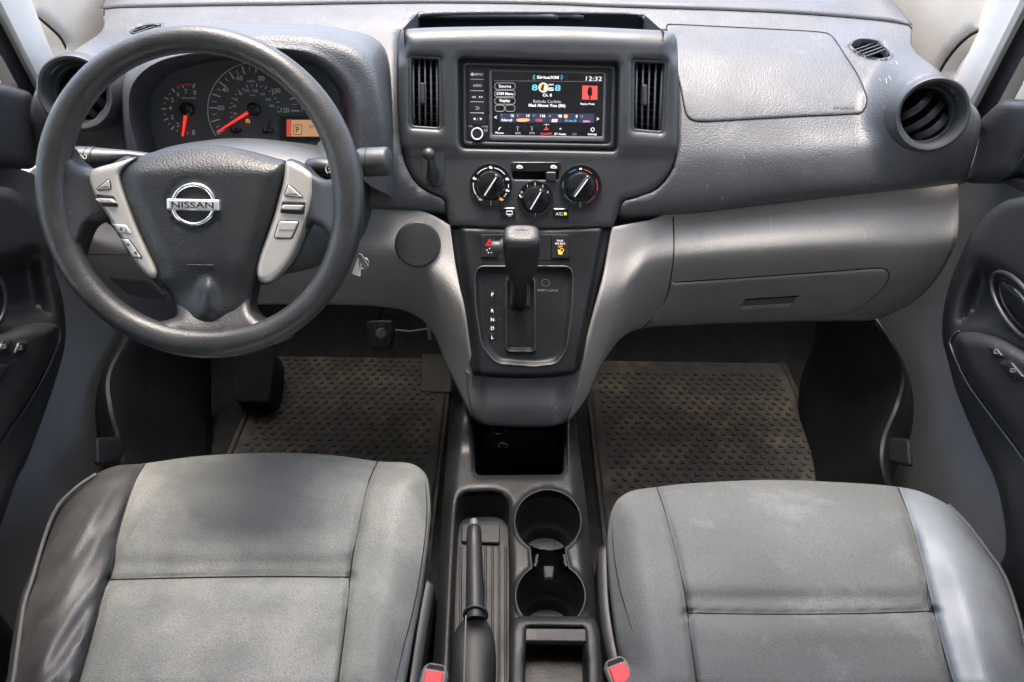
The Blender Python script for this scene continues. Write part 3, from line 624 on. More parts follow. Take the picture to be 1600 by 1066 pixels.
# climate knobs
FC = Fr(FB.w(0, 0, -.003), FB.n)
def knob(c, R_, ri, ang, name='climate_knob'):
    o = BZ.on([c])[0]; pxm = np.linalg.norm(FB.ab([(c[0]+1, c[1]), c])[0]-FB.ab([(c[0]+1, c[1]), c])[1]); r = R_*pxm; q = ri*pxm
    kb = lathe(name, o, FB.n, [(r, -.002), (r, .003), (r*.965, .0045), (r*.93, .0045), (q*1.18, .0035), (q*1.12, .006), (q*1.05, .010), (q, .0115), (q*.9, .012), (q*.2, .012)], 'gloss', dash, seg=56)
    tube('knob_rim', [FB.w(*(np.array([(o-FB.o)@FB.ex, (o-FB.o)@FB.ey])+r*.985*np.array([math.cos(a), math.sin(a)])), (o-FB.o)@FB.n+.0038) for a in np.linspace(0, 2*np.pi, 48, endpoint=False)], .0006, 'bezel', kb, closed=True, seg=5)
    f2 = Fr(o+FB.n*.012, FB.n); ca, sa = math.cos(ang), math.sin(ang)
    bar = [(ca*a-sa*b, sa*a+ca*b) for a, b in rp([(-q*1.0, -q*.20), (q*1.0, -q*.20), (q*1.0, q*.20), (-q*1.0, q*.20)], q*.15)]
    plate('grip_bar', f2, bar, -.003, .010, 'gloss', kb, bev=.0016, px=False)
    bar = [(ca*a-sa*b, sa*a+ca*b) for a, b in [(-q*.85, -q*.05), (q*.8, -q*.05), (q*.8, q*.04), (-q*.85, q*.04)]]
    plate('pointer_line', f2, bar, .0095, .0104, 'print', kb, px=False, bev=.0001)
    return kb, Fr(o+FB.n*.0045, FB.n)
k1, f1 = knob((767, 289.5), 34, 20, math.radians(57))
k2, f2 = knob((836.5, 311.5), 29, 18.5, math.radians(60))
k3, f3 = knob((906.5, 291.5), 34, 20, math.radians(55))
for a0, a1 in ((140, 102), (78, 38), (3, -8), (-28, -42), (172, 213), (217, 225)):
    tube('scale_arc', f1.on(arc((767, 289.5), 27.5, a0, a1, 8), .0004), .0007, 'white', k1, seg=4)
for a in (90, 158, 234, 20, -18, -53): plate('scale_symbol', f1, cs(np.array(arc((767, 289.5), 27.5, a, a+1, 1))[0]+np.array([(-3, -1), (0, -2.4), (1, 0), (3, -.6), (2, 2), (-2, 1.6)])), 0, .0006, 'white' if a != -53 else 's_orange', k1)
for s_, u, v in (('0', 815, 300.5), ('1', 824, 290.6), ('2', 836, 287.4), ('3', 848, 291), ('4', 855.8, 300.3)): text(s_, f2, u, v, 4, 'white', k2, name='numeral')
plate('scale_symbol', f2, cs([(811, 304), (814, 306), (815, 309), (812, 308)]), 0, .0006, 'white', k2)
tube('scale_arc', f3.on(arc((906.5, 291.5), 27, 130, 102, 8), .0004), .0006, 'blue_print', k3, seg=4); tube('scale_arc', f3.on(arc((906.5, 291.5), 27, 185, 163, 8), .0004), .0006, 'blue_print', k3, seg=4)
tube('scale_arc', f3.on(arc((906.5, 291.5), 27, 243, 208, 8), .0004), .0006, 'blue_print', k3, seg=4); tube('scale_arc', f3.on(arc((906.5, 291.5), 27, 78, 48, 8), .0004), .0006, 'red_print', k3, seg=4)
tube('scale_arc', f3.on(arc((906.5, 291.5), 27, 25, -15, 8), .0004), .0006, 'red_print', k3, seg=4); tube('scale_arc', f3.on(arc((906.5, 291.5), 27, -35, -68, 8), .0004), .0006, 'red_print', k3, seg=4)
plate('scale_symbol', f3, rr(905, 263, 909.5, 265.4, .5), 0, .0006, 'white', k3)
for kb, f, c, r in ((k1, f1, (767, 289.5), 30), (k2, f2, (836.5, 311.5), 25), (k3, f3, (906.5, 291.5), 30)): tick(c, r-6, r+2, -90, .6, 'print', kb, f, .0005, 'joint_line')
fslot = Fr(BZ.on([(837, 259)])[0]-FB.n*.001, FB.n)
sp = plate('slider_panel', fslot, rr(797.5, 253.5, 876.5, 267, 6), -.002, .0022, 'gloss', dash)
for u in (812, 865): 
    plate('panel_symbol', fslot, cs([(u-5, 262), (u-3, 258.5), (u+2, 258.5), (u+5, 262), (u+3, 263.5), (u-3, 263.5)]), .0022, .0027, 'print', sp); plate('panel_symbol', fslot, cs([(u-2.5, 261.5), (u-1.5, 260), (u+1.5, 260), (u+2.5, 261.5)]), .0027, .003, 'gloss', sp)
sl = plate('slider_slot', fslot, rr(800, 268, 873, 282, 3), -.016, -.010, 'void', dash)
plate('slider_button', fslot, rr(853, 268.5, 868.5, 282.5, 2), -.006, .009, 'black', sl, bev=.0012)
fb3 = Fr(BZ.on([(793, 331)])[0], FB.n)
b1 = plate('demist_button', fb3, rr(782, 324.5, 805, 339.5, 2), -.002, .004, 'gloss', dash, bev=.001)
tube('button_symbol', fb3.on(rr(791.5, 330, 800.5, 335.5, 1.5), .0042), .0005, 'white', b1, closed=True, seg=4)
for u in (794, 796, 798): tick((u, 338), 0, 4.5, 90, .6, 'white', b1, fb3, .0046, 'button_symbol')
b2 = plate('aircon_button', fb3, rr(864, 325.5, 888, 341, 2), -.002, .004, 'gloss', dash, bev=.001)
fb4 = Fr(fb3.w(0, 0, .004), FB.n); text('A/C', fb4, 873.8, 334.4, 4.6, 'white', b2, width=11); plate('indicator_light', fb4, circ(883.2, 334.3, 2.2, 14), 0, .0007, 'led', b2)
# bag hook
fh = Fr(BZ.on([(677, 262)])[0], FB.n)
hk = plate('bag_hook', fh, rp([(664, 231), (690, 234), (694, 243), (693, 282), (688, 291), (662, 288), (658, 280), (661, 238)], 6), -.002, .003, 'bezel', dash, bev=.001)
tube('hook_arm', [fh.on([(676, 276)], .004)[0], fh.on([(677, 266)], .016)[0], fh.on([(674, 252)], .026)[0], fh.on([(670.5, 243)], .032)[0]], [.0105, .0100, .0060, .0050], 'bezel', hk, seg=16)
bm = lathe('hook_ball', fh.on([(670, 241)], .030)[0], FB.n, [(.001, -.0098), (.005, -.0085), (.0085, -.005), (.0098, 0), (.0092, .0034), (.0075, .0063), (.0045, .0087), (.001, .0098)], 'bezel', hk, seg=20)

# ---- lower dash, light grey
def fan(row0, rowN, col, t, y0, ymid, yN):
    row0, rowN = np.array(row0, float), np.array(rowN, float); out = []; n = len(row0)
    for ti, c, in zip(t, col):
        base = row0*(1-ti)+rowN*ti; corr = np.array(c)-base[-1]; wgt = np.linspace(0, 1, n)[:, None]**3
        uv = base+corr*wgt; y = np.array(y0)*(1-ti)+np.array(yN)*ti-np.array(ymid)*np.interp(ti, [0, .18, .4, .6, .8, 1], [0, .42, 1, .84, .48, 0])
        out.append([(a, b, c_) for (a, b), c_ in zip(uv, y)])
    return out
L0 = [(92, 286), (150, 328), (260, 333), (350, 334), (430, 332), (510, 328), (573, 323), (625, 322), (670, 334), (703, 352)]
LN = [(120, 440), (210, 462), (320, 474), (420, 476), (520, 476), (598, 480), (640, 489), (673, 516), (700, 578), (735, 652)]
lg = loft('driver_knee_panel', fan(L0, LN, [(703, 352), (711, 410), (722, 470), (730, 530), (737, 590), (736, 652)], [0, .18, .4, .6, .8, 1], [1.06]*7+[1.055, 1.045, 1.035], [.035]*10, [1.04, 1.04, 1.04, 1.04, 1.04, 1.04, 1.03, 1.01, .97, .905]), 8, 8, 'grey', dash, thick=.004)
KN = Surf(lg)
line('knee_panel_seam', KN, [(120, 397), (160, 398), (250, 399)], .0008, 'seam', dash)
fuse = relief('fuse_panel', KN, rp([(168, 433), (232, 437), (262, 470), (205, 464)], 4), rounded(.002, 3), 'lid', dash, step=5, skirt=.002)
line('knee_panel_crease', KN, [(400, 459), (470, 460), (540, 461), (600, 466)], .0010, 'grey', dash)
R0 = [(1497, 282), (1450, 286), (1380, 293), (1290, 302), (1200, 312), (1120, 321), (1053, 330), (1020, 343), (990, 349), (957, 355)]
RN = [(1420, 478), (1365, 500), (1300, 502), (1230, 503), (1160, 505), (1080, 508), (990, 517), (945, 562), (915, 625), (886, 663)]
RC = [(957, 355), (948, 410), (937, 465), (922, 525), (905, 592), (886, 663)]
rows = fan(R0, RN, RC, [0, .18, .4, .6, .8, 1], [1.08]*6+[1.07, 1.055, 1.045, 1.035], [.065, .065, .065, .065, .065, .06, .035, .03, .02, .02], [1.10, 1.10, 1.10, 1.10, 1.10, 1.09, 1.05, 1.0, .95, .905])
for r, c in zip(rows, [(1497, 282), (1498, 325), (1495, 372), (1478, 413), (1452, 450), (1420, 478)]):
    dx = np.array(c)-np.array(r[0][:2])
    for k in range(4): s = (1-k/4)**2; r[k] = (r[k][0]+dx[0]*s, r[k][1]+dx[1]*s, r[k][2])
rg = loft('passenger_lower_panel', rows, 8, 8, 'grey', dash, thick=.006)
RG = Surf(rg)
line('lower_panel_seam', RG, [(1052, 339), (1053, 390), (1049, 430), (1040, 468), (1022, 495), (1004, 512)], .0011, 'seam', dash)
gb = cs([(1049, 447), (1052, 441), (1100, 438), (1200, 431), (1300, 424), (1368, 419), (1384, 421), (1389, 431), (1382, 446), (1362, 466), (1340, 482), (1310, 491), (1240, 494), (1150, 497), (1060, 501), (1018, 503), (1034, 478), (1044, 460)])
gbx = relief('glovebox_door', RG, gb, rounded(.004, 4), 'grey', dash, step=7, skirt=.003)
line('handle_shadow', RG, [(1163, 464.5), (1205, 462), (1247, 459)], .0012, 'seam', gbx, h=.0055, curve=False)  # shadow along the top of the handle recess, drawn as a dark line
line('glovebox_seam', RG, [(1054, 441), (1100, 438), (1200, 431), (1300, 424), (1368, 419), (1384, 421), (1389, 431), (1382, 446), (1362, 466), (1344, 479)], .0012, 'seam', dash, h=.0003)
relief('glovebox_handle_recess', RG, rp([(1162, 464), (1247, 459), (1236, 477), (1150, 482)], 3), rounded(.0050, 2), 'recess_shade_grey', gbx, step=5, skirt=.002)  # recess shade put into a darker grey; the patch itself stands proud
relief('glovebox_handle', RG, rp([(1156, 474), (1239, 469), (1234, 479), (1149, 484)], 2), rounded(.009, 5), 'grey', gbx, step=4, skirt=.006)
# scratches on the glovebox and the panel corners
def scratches(surf, boxes, n, par, L=(5, 16), ang=0, h=.0007):
    V = []; F_ = []
    for (u0, v0, u1, v1) in boxes:
        for _ in range(n):
            u, v = random.uniform(u0, u1), random.uniform(v0, v1); l = random.uniform(*L); a = ang+random.gauss(0, .5)
            m = np.array([(u, v), (u+l*.5*math.cos(a), v+l*.5*math.sin(a)+random.uniform(-1, 1)), (u+l*math.cos(a), v+l*math.sin(a))]); q = surf.on(m, h); w_ = random.uniform(.00015, .0004)
            s = np.array([-math.sin(a)*0, 0, 1])*w_+np.array([math.sin(a), 0, 0])*w_; b = len(V)
            for p in q: V += [p-s, p+s]
            F_ += [(b, b+1, b+3, b+2), (b+2, b+3, b+5, b+4)]
    o = mk('scratches', V, F_, 'scuff', par); o['kind'] = 'stuff'; return o
GB = RG
scratches(RG, [(1230, 455, 1300, 464), (1320, 480, 1375, 492), (1080, 486, 1150, 492), (1270, 452, 1310, 470)], 10, dash, ang=-.2, h=.0048)
scratches(RG, [(1055, 350, 1120, 395), (1075, 360, 1130, 385)], 9, dash, L=(4, 12), ang=.7)
scratches(RG, [(1425, 345, 1440, 380), (1455, 365, 1465, 385)], 3, dash, L=(10, 24), ang=1.6)
scratches(PAD, [(1080, 200, 1180, 300), (1060, 230, 1130, 310), (1370, 90, 1400, 130)], 5, dash, L=(3, 9), ang=1.1, h=.0009)
scratches(RG, [(950, 430, 1010, 500), (905, 560, 935, 640)], 7, dash, L=(4, 12), ang=-1)

# ---- centre tower: shift plate, lid
FP = Fr(P(820, 470, y=.965), (0, -math.cos(math.radians(33)), math.sin(math.radians(33))))
po = cs([(704, 362), (706, 356), (760, 357), (830, 359), (900, 357), (953, 355), (957, 360), (945, 410), (930, 470), (915, 535), (904, 578), (890, 584), (850, 588), (810, 588), (770, 587), (748, 584), (736, 578), (728, 530), (716, 450)], 5)
rec = rp([(747, 416), (890, 416), (896, 430), (894, 480), (886, 545), (872, 568), (835, 573), (775, 568), (752, 540), (743, 480), (741, 432)], 12)
slo = rp([(792, 436), (834, 436), (835, 548), (792, 548)], 7)
def ph(uv, d):
    do = pdist(uv, po); dr = pdist(uv, rec); ins_ = inside(uv, rec)
    h = -.004*np.clip(1-do/6, 0, 1)**2-.010*sm((uv[:, 0]-(938-(uv[:, 1]-355)*.19))/8)     # side facet falls away on the right
    h = h-.010*sm((22-(uv[:, 0]-(704+(uv[:, 1]-355)*.13)))/16)
    h = np.where(ins_, h-.009*sm(dr/9), h)
    ds = pdist(uv, slo); h = h+.0022*np.exp(-((ds-1)/2.)**2)
    return h
plt_ = relief('shift_plate', FP, po, ph, 'console', dash, holes=[slo], step=3, skirt=(0, .06, -.02), bvh=True)
SPL = Surf(plt_)
tube('recess_edge', SPL.on(resample(rec, 5), .0004), .0013, 'bezel', dash, closed=True, seg=6)
fsl = Fr(FP.w(0, 0, -.024), FP.n)
ch = plate('gate_channel', fsl, rp([(786, 430), (840, 430), (841, 554), (786, 554)], 4), -.004, 0, 'black', dash)
tube('gate_rim', SPL.on(resample(rp([(791, 435), (835, 435), (836, 549), (791, 549)], 7), 6), .0008), .0011, 'bezel', dash, closed=True, seg=6)
fpt = Fr(SPL.on([(770, 490)])[0], FP.n)
for s_, v in (('P', 460), ('R', 485.5), ('N', 499.5), ('D', 513), ('L', 527)):
    q = plate('gear_mark', fpt, circ(769.5, v, 6.4), -.001, .0004, 'gloss', dash); text(s_, fpt, 769.5, v, 5.2, 'white', q, bold=.03)
    plate('gear_light', fpt, circ(780.5, v, 2, 12), -.001, .0004, 'void', dash)
plate('lock_release_hole', fpt, circ(852.5, 442, 5.5, ry=5), -.001, .0004, 'void', dash); tube('hole_rim', fpt.on(circ(852.5, 442, 6, ry=5.5), .0005), .0005, 'lid', dash, closed=True, seg=5)
text('SHIFT LOCK', fpt, 856, 454, 3, 'print_dim', dash, width=32)
fpu = Fr(SPL.on([(880, 386)])[0], FP.n)
relief('switch_well', fpu, rp([(750, 366), (890, 366), (893, 403), (888, 408), (752, 407), (748, 403)], 4), rounded(.0006, 2), 'console', dash, step=8, skirt=.002)
hz = plate('hazard_switch', fpu, rr(751.5, 368, 779, 402.5, 2.5), 0, .004, 'gloss', dash, bev=.0012)
fz = Fr(fpu.w(0, 0, .004), FP.n)
tube('hazard_triangle', fz.on([(759, 384), (765, 374), (771, 384)], .0003), .0007, 'red_lit', hz, closed=True, seg=4)
tube('hazard_triangle', fz.on([(762, 382), (765, 377.5), (768, 382)], .0003), .0005, 'red_lit', hz, closed=True, seg=4)
for u, v in ((761, 391), (765, 388.5), (769, 391), (763, 395), (768, 395)): plate('switch_symbol', fz, circ(u, v, 1, 8), 0, .0004, 'print', hz)
pa = plate('airbag_lamp', fpu, rr(861, 368.5, 889.5, 404.5, 2.5), 0, .004, 'gloss', dash, bev=.0012)
text('PASS', fz, 875, 376.5, 3, 'white', pa, width=9.5); text('AIR BAG', fz, 875, 380.8, 3, 'white', pa, width=16); text('OFF', fz, 875.5, 385.4, 3, 'orange', pa, width=7)
plate('lamp_symbol', fz, cs([(872, 390), (874, 390.5), (875, 393.5), (878, 393), (879, 397), (876, 398), (873, 397.5), (872, 393)]), 0, .0005, 'orange', pa)
tube('lamp_symbol', fz.on(circ(878, 391, 2.6, 12), .0003), .0004, 'orange', pa, closed=True, seg=4)
FL = Fr(P(815, 620, y=.905), (0, -.985, .17))
lo = cs([(727, 580), (730, 579), (745, 585), (765, 588), (815, 590), (865, 588), (888, 584), (903, 579), (905, 582), (901, 605), (895, 630), (888, 655), (883, 661), (862, 666), (825, 667), (785, 666), (755, 663), (741, 656), (735, 640), (730, 608)], 5)
lidp = relief('storage_lid', FL, lo, lambda uv, d: rounded(.005, 5)(uv, d)-.010*sm((760-uv[:, 0])/18+.3)-.010*sm((uv[:, 0]-868)/18+.3)+.012*sm((uv[:, 1]-585)/60), 'lid', dash, step=6, skirt=(0, .05, -.01), bvh=True)
scratches(Surf(lidp), [(835, 628, 880, 645), (820, 630, 860, 636)], 7, dash, ang=-.2, L=(3, 10))
# tower sides down to the floor
box('tower_side', (-.100, .99, .02), (.082, 1.6, .50), 'panel_black', dash, bev=.02)
# round black disc on the knee panel
n_ = KN.nrm(652, 382); fd = Fr(KN.on([(652, 382)])[0]+n_*.010, (.05, -.80, .60))
disc = thing('phone_mount_disc', fd.o, 'flat round black disc stuck to the grey knee panel right of the steering wheel', 'phone mount')
relief('disc_face', fd, circ(652.5, 381.5, 36, 60), rounded(.002, 3), 'black', disc, step=8, skirt=.008, bvh=False)
lathe('centre_pin', fd.on([(652, 381)], .002)[0], fd.n, [(.0012, 0), (.001, .0006)], 'seam', disc, seg=10)
lathe('mount_foot', fd.o, fd.n, [(.012, -.03), (.012, -.006)], 'black', disc, seg=20)
# ================================================================== STEERING COLUMN
FC2 = Fr(P(370, 300, y=.885), (0, -math.cos(math.radians(32)), math.sin(math.radians(32))))
col = thing('steering_column', FC2.o, 'black steering column shroud between the wheel and the gauges, with two stalks', 'steering column')
relief('shroud', FC2, cs([(214, 268), (236, 240), (290, 224), (370, 216), (450, 222), (506, 240), (534, 262), (538, 310), (528, 370), (505, 410), (470, 424), (410, 432), (330, 420), (240, 360)]), rounded(.07, 80), 'bezel', col, step=7, skirt=(0, .22, -.10))
relief('shroud_collar', Fr(FC2.w(0, 0, -.01), FC2.n), circ(505, 262, 26, ry=26), rounded(.03, 16), 'bezel', col, step=6, skirt=(0, .05, 0))
tube('indicator_stalk', [P(112, 249, y=.86), P(128, 249, y=.862), P(150, 249.5, y=.865), P(175, 248.5, y=.87), P(203, 246, y=.875), P(235, 250, y=.88)], [.0155, .0165, .0155, .013, .009, .009], 'black', col, seg=24)
for u in (140.5, 150): 
    o = P(u, 249.3, y=.863); tube('stalk_ring', [o+np.array([0, math.cos(a), math.sin(a)])*.0162 for a in np.linspace(0, 2*np.pi, 28, endpoint=False)], .0006, 'bezel', col, closed=True, seg=5)
FST = Fr(P(125, 249, y=.838), (-.1, -.85, .5))
plate('stalk_symbol', FST, cs([(116, 238), (121, 240), (124, 248), (121, 256), (116, 258)]), 0, .001, 'bezel', col)
tube('stalk_symbol', FST.on(circ(124, 260, 2.2, 12), .001), .0004, 'white', col, closed=True, seg=4)
for a in range(0, 360, 45): tick((124, 260), 3.4, 5.2, a, .7, 'white', col, FST, .0015, 'stalk_symbol')
tube('stalk_symbol', FST.on(cs([(130, 243), (134, 242), (135, 245), (134, 248), (130, 247)]), .001), .0004, 'white', col, closed=True, seg=4)
for v in (243, 245, 247): tick((126, v), 0, 3, 0, .6, 'white', col, FST, .0015, 'stalk_symbol')
tube('wiper_stalk', [P(486, 262, y=.86), P(500, 262, y=.85), P(523, 264, y=.852), P(545, 258, y=.865), P(566, 256, y=.885)], [.011, .0125, .0125, .013, .0135], 'black', col, seg=24)
FW2 = Fr(P(515, 264, y=.835), (0, -.85, .5))
for dv in (-5, 0, 5): tick((516, 264+dv), -2, 2, 0, 1.2, 'white', col, FW2, .0015, 'stalk_symbol')
tube('stalk_symbol', FW2.on(arc((518, 264), 9, 130, 230, 10), .001), .0004, 'white', col, seg=4)
ex_ = np.array([1, -.10, .10]); ex_ /= np.linalg.norm(ex_); o = P(563, 254, y=.878)
lathe('stalk_end_knob', o, ex_, [(.001, 0), (.018, 0), (.0185, .002), (.0185, .034), (.0178, .0375), (.016, .039), (.001, .039)], 'bezel', col, seg=40, cap=False)
tube('knob_groove', [o+ex_*.010+np.array([0, math.cos(a), math.sin(a)])*.0186 for a in np.linspace(0, 2*np.pi, 32, endpoint=False)], .0006, 'seam', col, closed=True, seg=5)
key = thing('ignition_key', P(560, 418, y=.93), 'small metal key ring with a white tag hanging at the right of the steering column', 'key')
fk = Fr(P(560, 416, y=.93), (-.3, -.85, .4))
plate('tag', fk, [(562, 396), (566, 400), (563, 432), (550, 428)], 0, .0015, 'tag_white', key)
tube('ring', fk.on(circ(569, 412, 7, 20, ry=9), .002), .0009, 'rib_metal', key, closed=True, seg=6)
plate('blade', fk, rp([(560, 398), (566, 396), (578, 416), (572, 422)], 2), .002, .004, 'rib_metal', key)
# ================================================================== STEERING WHEEL
WN = np.array([0, -math.cos(math.radians(30)), math.sin(math.radians(30))]); WC = np.array([-.364, .757, .865])
FWH = Fr(WC, WN)
wh = thing('steering_wheel', WC, 'black three-spoke steering wheel with silver switch pods and round chrome badge', 'steering wheel')
n = 160; V = []; F_ = []; sg = 20
for i in range(n):
    a = 2*math.pi*i/n; side = abs(math.cos(a))**6; lowg = math.exp(-((math.degrees(a)-270)/28)**2)
    grip = math.exp(-((math.degrees(a)-175)/34)**2)+math.exp(-(((math.degrees(a)+180) % 360-180-5)/34)**2)
    rw = .0150+.0030*grip+.0022*lowg; rh = .0150+.001*grip; R0_ = .190-rw
    for k in range(sg):
        th = 2*math.pi*k/sg; rr_ = R0_+rw*math.cos(th); h = rh*math.sin(th)
        V.append(FWH.w(rr_*math.cos(a), rr_*math.sin(a), h))
for i in range(n):
    j = (i+1) % n
    for k in range(sg): m = (k+1) % sg; F_.append((i*sg+k, j*sg+k, j*sg+m, i*sg+m))
mk('rim', V, F_, 'wheel', wh, flip=False)
bmv = bpy.data.objects['rim'].data; 
FSPK = Fr(FWH.w(0, 0, -.022), WN)
def sph(uv, d):
    ab = FWH.ab(uv); r = np.hypot(ab[:, 0], ab[:, 1]); return .022*sm((r-.115)/.055)+.012*np.sqrt(np.clip(1-(1-np.clip(d/16, 0, 1))**2, 0, 1))-.004
relief('spoke', FSPK, cs([(80, 228), (100, 228), (112, 246), (136, 263), (168, 259), (205, 245), (250, 290), (258, 440), (242, 442), (205, 402), (178, 358), (158, 346), (138, 354), (126, 378), (116, 402), (84, 404), (74, 320)]), sph, 'wheel', wh, step=5, skirt=.022)
relief('spoke', FSPK, cs([(440, 262), (470, 254), (490, 272), (510, 281), (528, 272), (540, 238), (556, 240), (563, 310), (552, 396), (534, 392), (522, 380), (508, 362), (496, 353), (482, 352), (466, 384), (446, 420), (405, 446), (396, 400)]), sph, 'wheel', wh, step=5, skirt=.022)
relief('spoke', FSPK, cs([(255, 440), (300, 430), (380, 430), (398, 440), (392, 478), (400, 494), (418, 505), (450, 508), (440, 535), (330, 553), (220, 535), (235, 508), (262, 500), (276, 492), (270, 468)]), sph, 'wheel', wh, step=5, skirt=.022)
hub = cs([(196, 262), (218, 245), (255, 234), (301, 228), (345, 228), (390, 236), (430, 247), (446, 254), (440, 285), (424, 344), (410, 385), (402, 412), (401, 434), (395, 458), (386, 497), (364, 512), (326, 522), (300, 519), (284, 506), (268, 466), (249, 440), (247, 420), (232, 388), (213, 345), (193, 292)])
FHB = Fr(FWH.w(0, 0, -.016), WN)
def hubh(uv, d):
    h = .016*np.sqrt(np.clip(1-(1-np.clip(d/34, 0, 1))**2, 0, 1))
    h = h-.010*sm((275-uv[:, 1])/45)                      # rolls away at the top
    x = (uv[:, 0]-(324+.0*(uv[:, 1]-440))); v = uv[:, 1]
    h = h+.012*np.exp(-(x/(8+.22*np.clip(v-430, 0, 90)))**2)*sm((v-425)/30)*sm((535-v)/60)  # ridge of the lower stem
    h = h-.006*sm((v-400)/60)
    rl = np.hypot(uv[:, 0]-302, uv[:, 1]-319); h = h-.0018*np.exp(-((rl-40)/3)**2)
    return h
hubo = relief('airbag_cover', FHB, hub, hubh, 'hub', wh, step=5, skirt=.02, bvh=True)
HB = Surf(hubo)
pl = cs([(137, 284), (139, 272), (150, 263), (190, 252), (214, 245), (202, 256), (190, 268), (189, 280), (194, 298), (213, 350), (232, 392), (245, 420), (246, 431), (239, 435), (228, 429), (205, 400), (176, 350), (150, 312)])
pr = cs([(446, 256), (450, 252), (462, 255), (482, 267), (491, 280), (491, 305), (480, 345), (458, 402), (428, 437), (410, 441), (401, 430), (402, 410), (412, 380), (426, 342), (440, 290)])
FPD = Fr(FWH.w(0, 0, -.017), WN)
pods = []
for o_ in (pl, pr): pods.append(relief('switch_pod', FPD, o_, rounded(.008, 9), 'silver', wh, step=4, skirt=.012, bvh=True))
def button(pts, r, nm, pod, h=.0016, m='silver'):
    S_ = Surf(pod); o_ = rp(pts, r); tube('joint', S_.on(resample(o_, 3), .0001), .0008, 'seam', pod, closed=True, seg=5)
    return relief(nm, S_, o_, rounded(h, 2.5), m, pod, step=3, skirt=.001, edge=2, ins=(1, 2))
button([(149, 297), (171, 279), (174, 296)], 3, 'source_button', pods[0]); button([(448, 288), (455, 306), (475, 308)], 3, 'x', pods[1]) if 0 else None
button([(444, 306), (450, 289), (454, 290), (475, 309)], 3, 'cancel_button', pods[1])
button([(436, 345), (468, 346), (456, 373), (428, 372)], 4, 'on_off_button', pods[1])
button([(171, 349), (198, 352), (207, 366), (179, 364)], 3, 'volume_button', pods[0]); button([(187, 371), (202, 374), (223, 404), (209, 402)], 3, 'phone_button', pods[0])
for pod, pts in ((pods[0], [(149, 303), (178, 306), (186, 324), (160, 323)]), (pods[1], [(441, 314), (478, 315), (475, 336), (437, 333)])):
    S_ = Surf(pod); relief('rocker_well', S_, rp(pts, 3), rounded(.0006, 2), 'black', pod, step=4, skirt=.001, ins=(1,)); c_ = np.mean(pts, 0)
    q = [c_+(np.array(p)-c_)*np.array([.92, .42]) for p in pts]; relief('rocker_switch', S_, rp(q, 2), rounded(.0055, 3), 'silver', pod, step=3, skirt=.001, edge=2, ins=(1, 2))
fpl = Fr(Surf(pods[0]).on([(165, 292)])[0]+WN*.0016, WN); fpr = Fr(Surf(pods[1]).on([(455, 340)])[0]+WN*.0016, WN)
text('SOURCE', fpl, 163, 292.5, 3, 'bezel', pods[0], width=17); text('CANCEL', fpr, 457, 303.6, 3, 'bezel', pods[1], width=19); text('ON/OFF', fpr, 448, 360, 3.2, 'bezel', pods[1], width=23)
text('-', fpl, 181, 359, 4, 'bezel', pods[0]); text('+', fpl, 197, 360, 5, 'bezel', pods[0]); plate('symbol', fpl, [(187, 357), (191, 355), (191, 362), (187, 360)], .0001, .0006, 'bezel', pods[0])
plate('symbol', fpl, circ(200, 382, 2.4, 12), .0001, .0008, 'bezel', pods[0]); plate('symbol', fpl, circ(212, 395, 2.4, 12), .0001, .0008, 'bezel', pods[0])
# chrome badge
bfr = Fr(HB.on([(302, 320)])[0], WN)
bd = relief('badge_ring', bfr, circ(302, 319.5, 37, 60, ry=35), rounded(.0045, 4), 'chrome', wh, holes=[circ(302, 319.5, 28.5, 50, ry=27)], step=6, skirt=.003, edge=2, ins=(1, 2.4, 4))
bb = relief('badge_bar', Fr(HB.on([(302, 320)])[0]+WN*.0035, WN), rp([(260, 310), (343, 312), (344, 330), (260.5, 328)], 2), rounded(.0035, 3), 'satin_chrome', wh, step=4, skirt=.006, edge=2)
text('NISSAN', Fr(HB.on([(302, 320)])[0]+WN*.0068, WN), 301, 320.4, 9.4, 'black', wh, width=66, bold=.035)
fem = Fr(HB.on([(313, 412)])[0]-WN*.0003, WN)
text('SRS', fem, 312, 408.5, 7, 'void', wh, width=17); text('AIRBAG', fem, 314, 419, 7, 'void', wh, width=38); plate('embossed_line', fem, [(292, 413.2), (334, 414), (334, 415), (292, 414.2)], 0, .0008, 'wheel', wh)
fab = Fr(PAD.on([(1317, 168)])[0]+PAD.nrm(1317, 168)*.0025, PAD.nrm(1317, 168))
text('SRS AIRBAG', fab, 1318, 168, 3.2, 'bezel', dash, width=32)
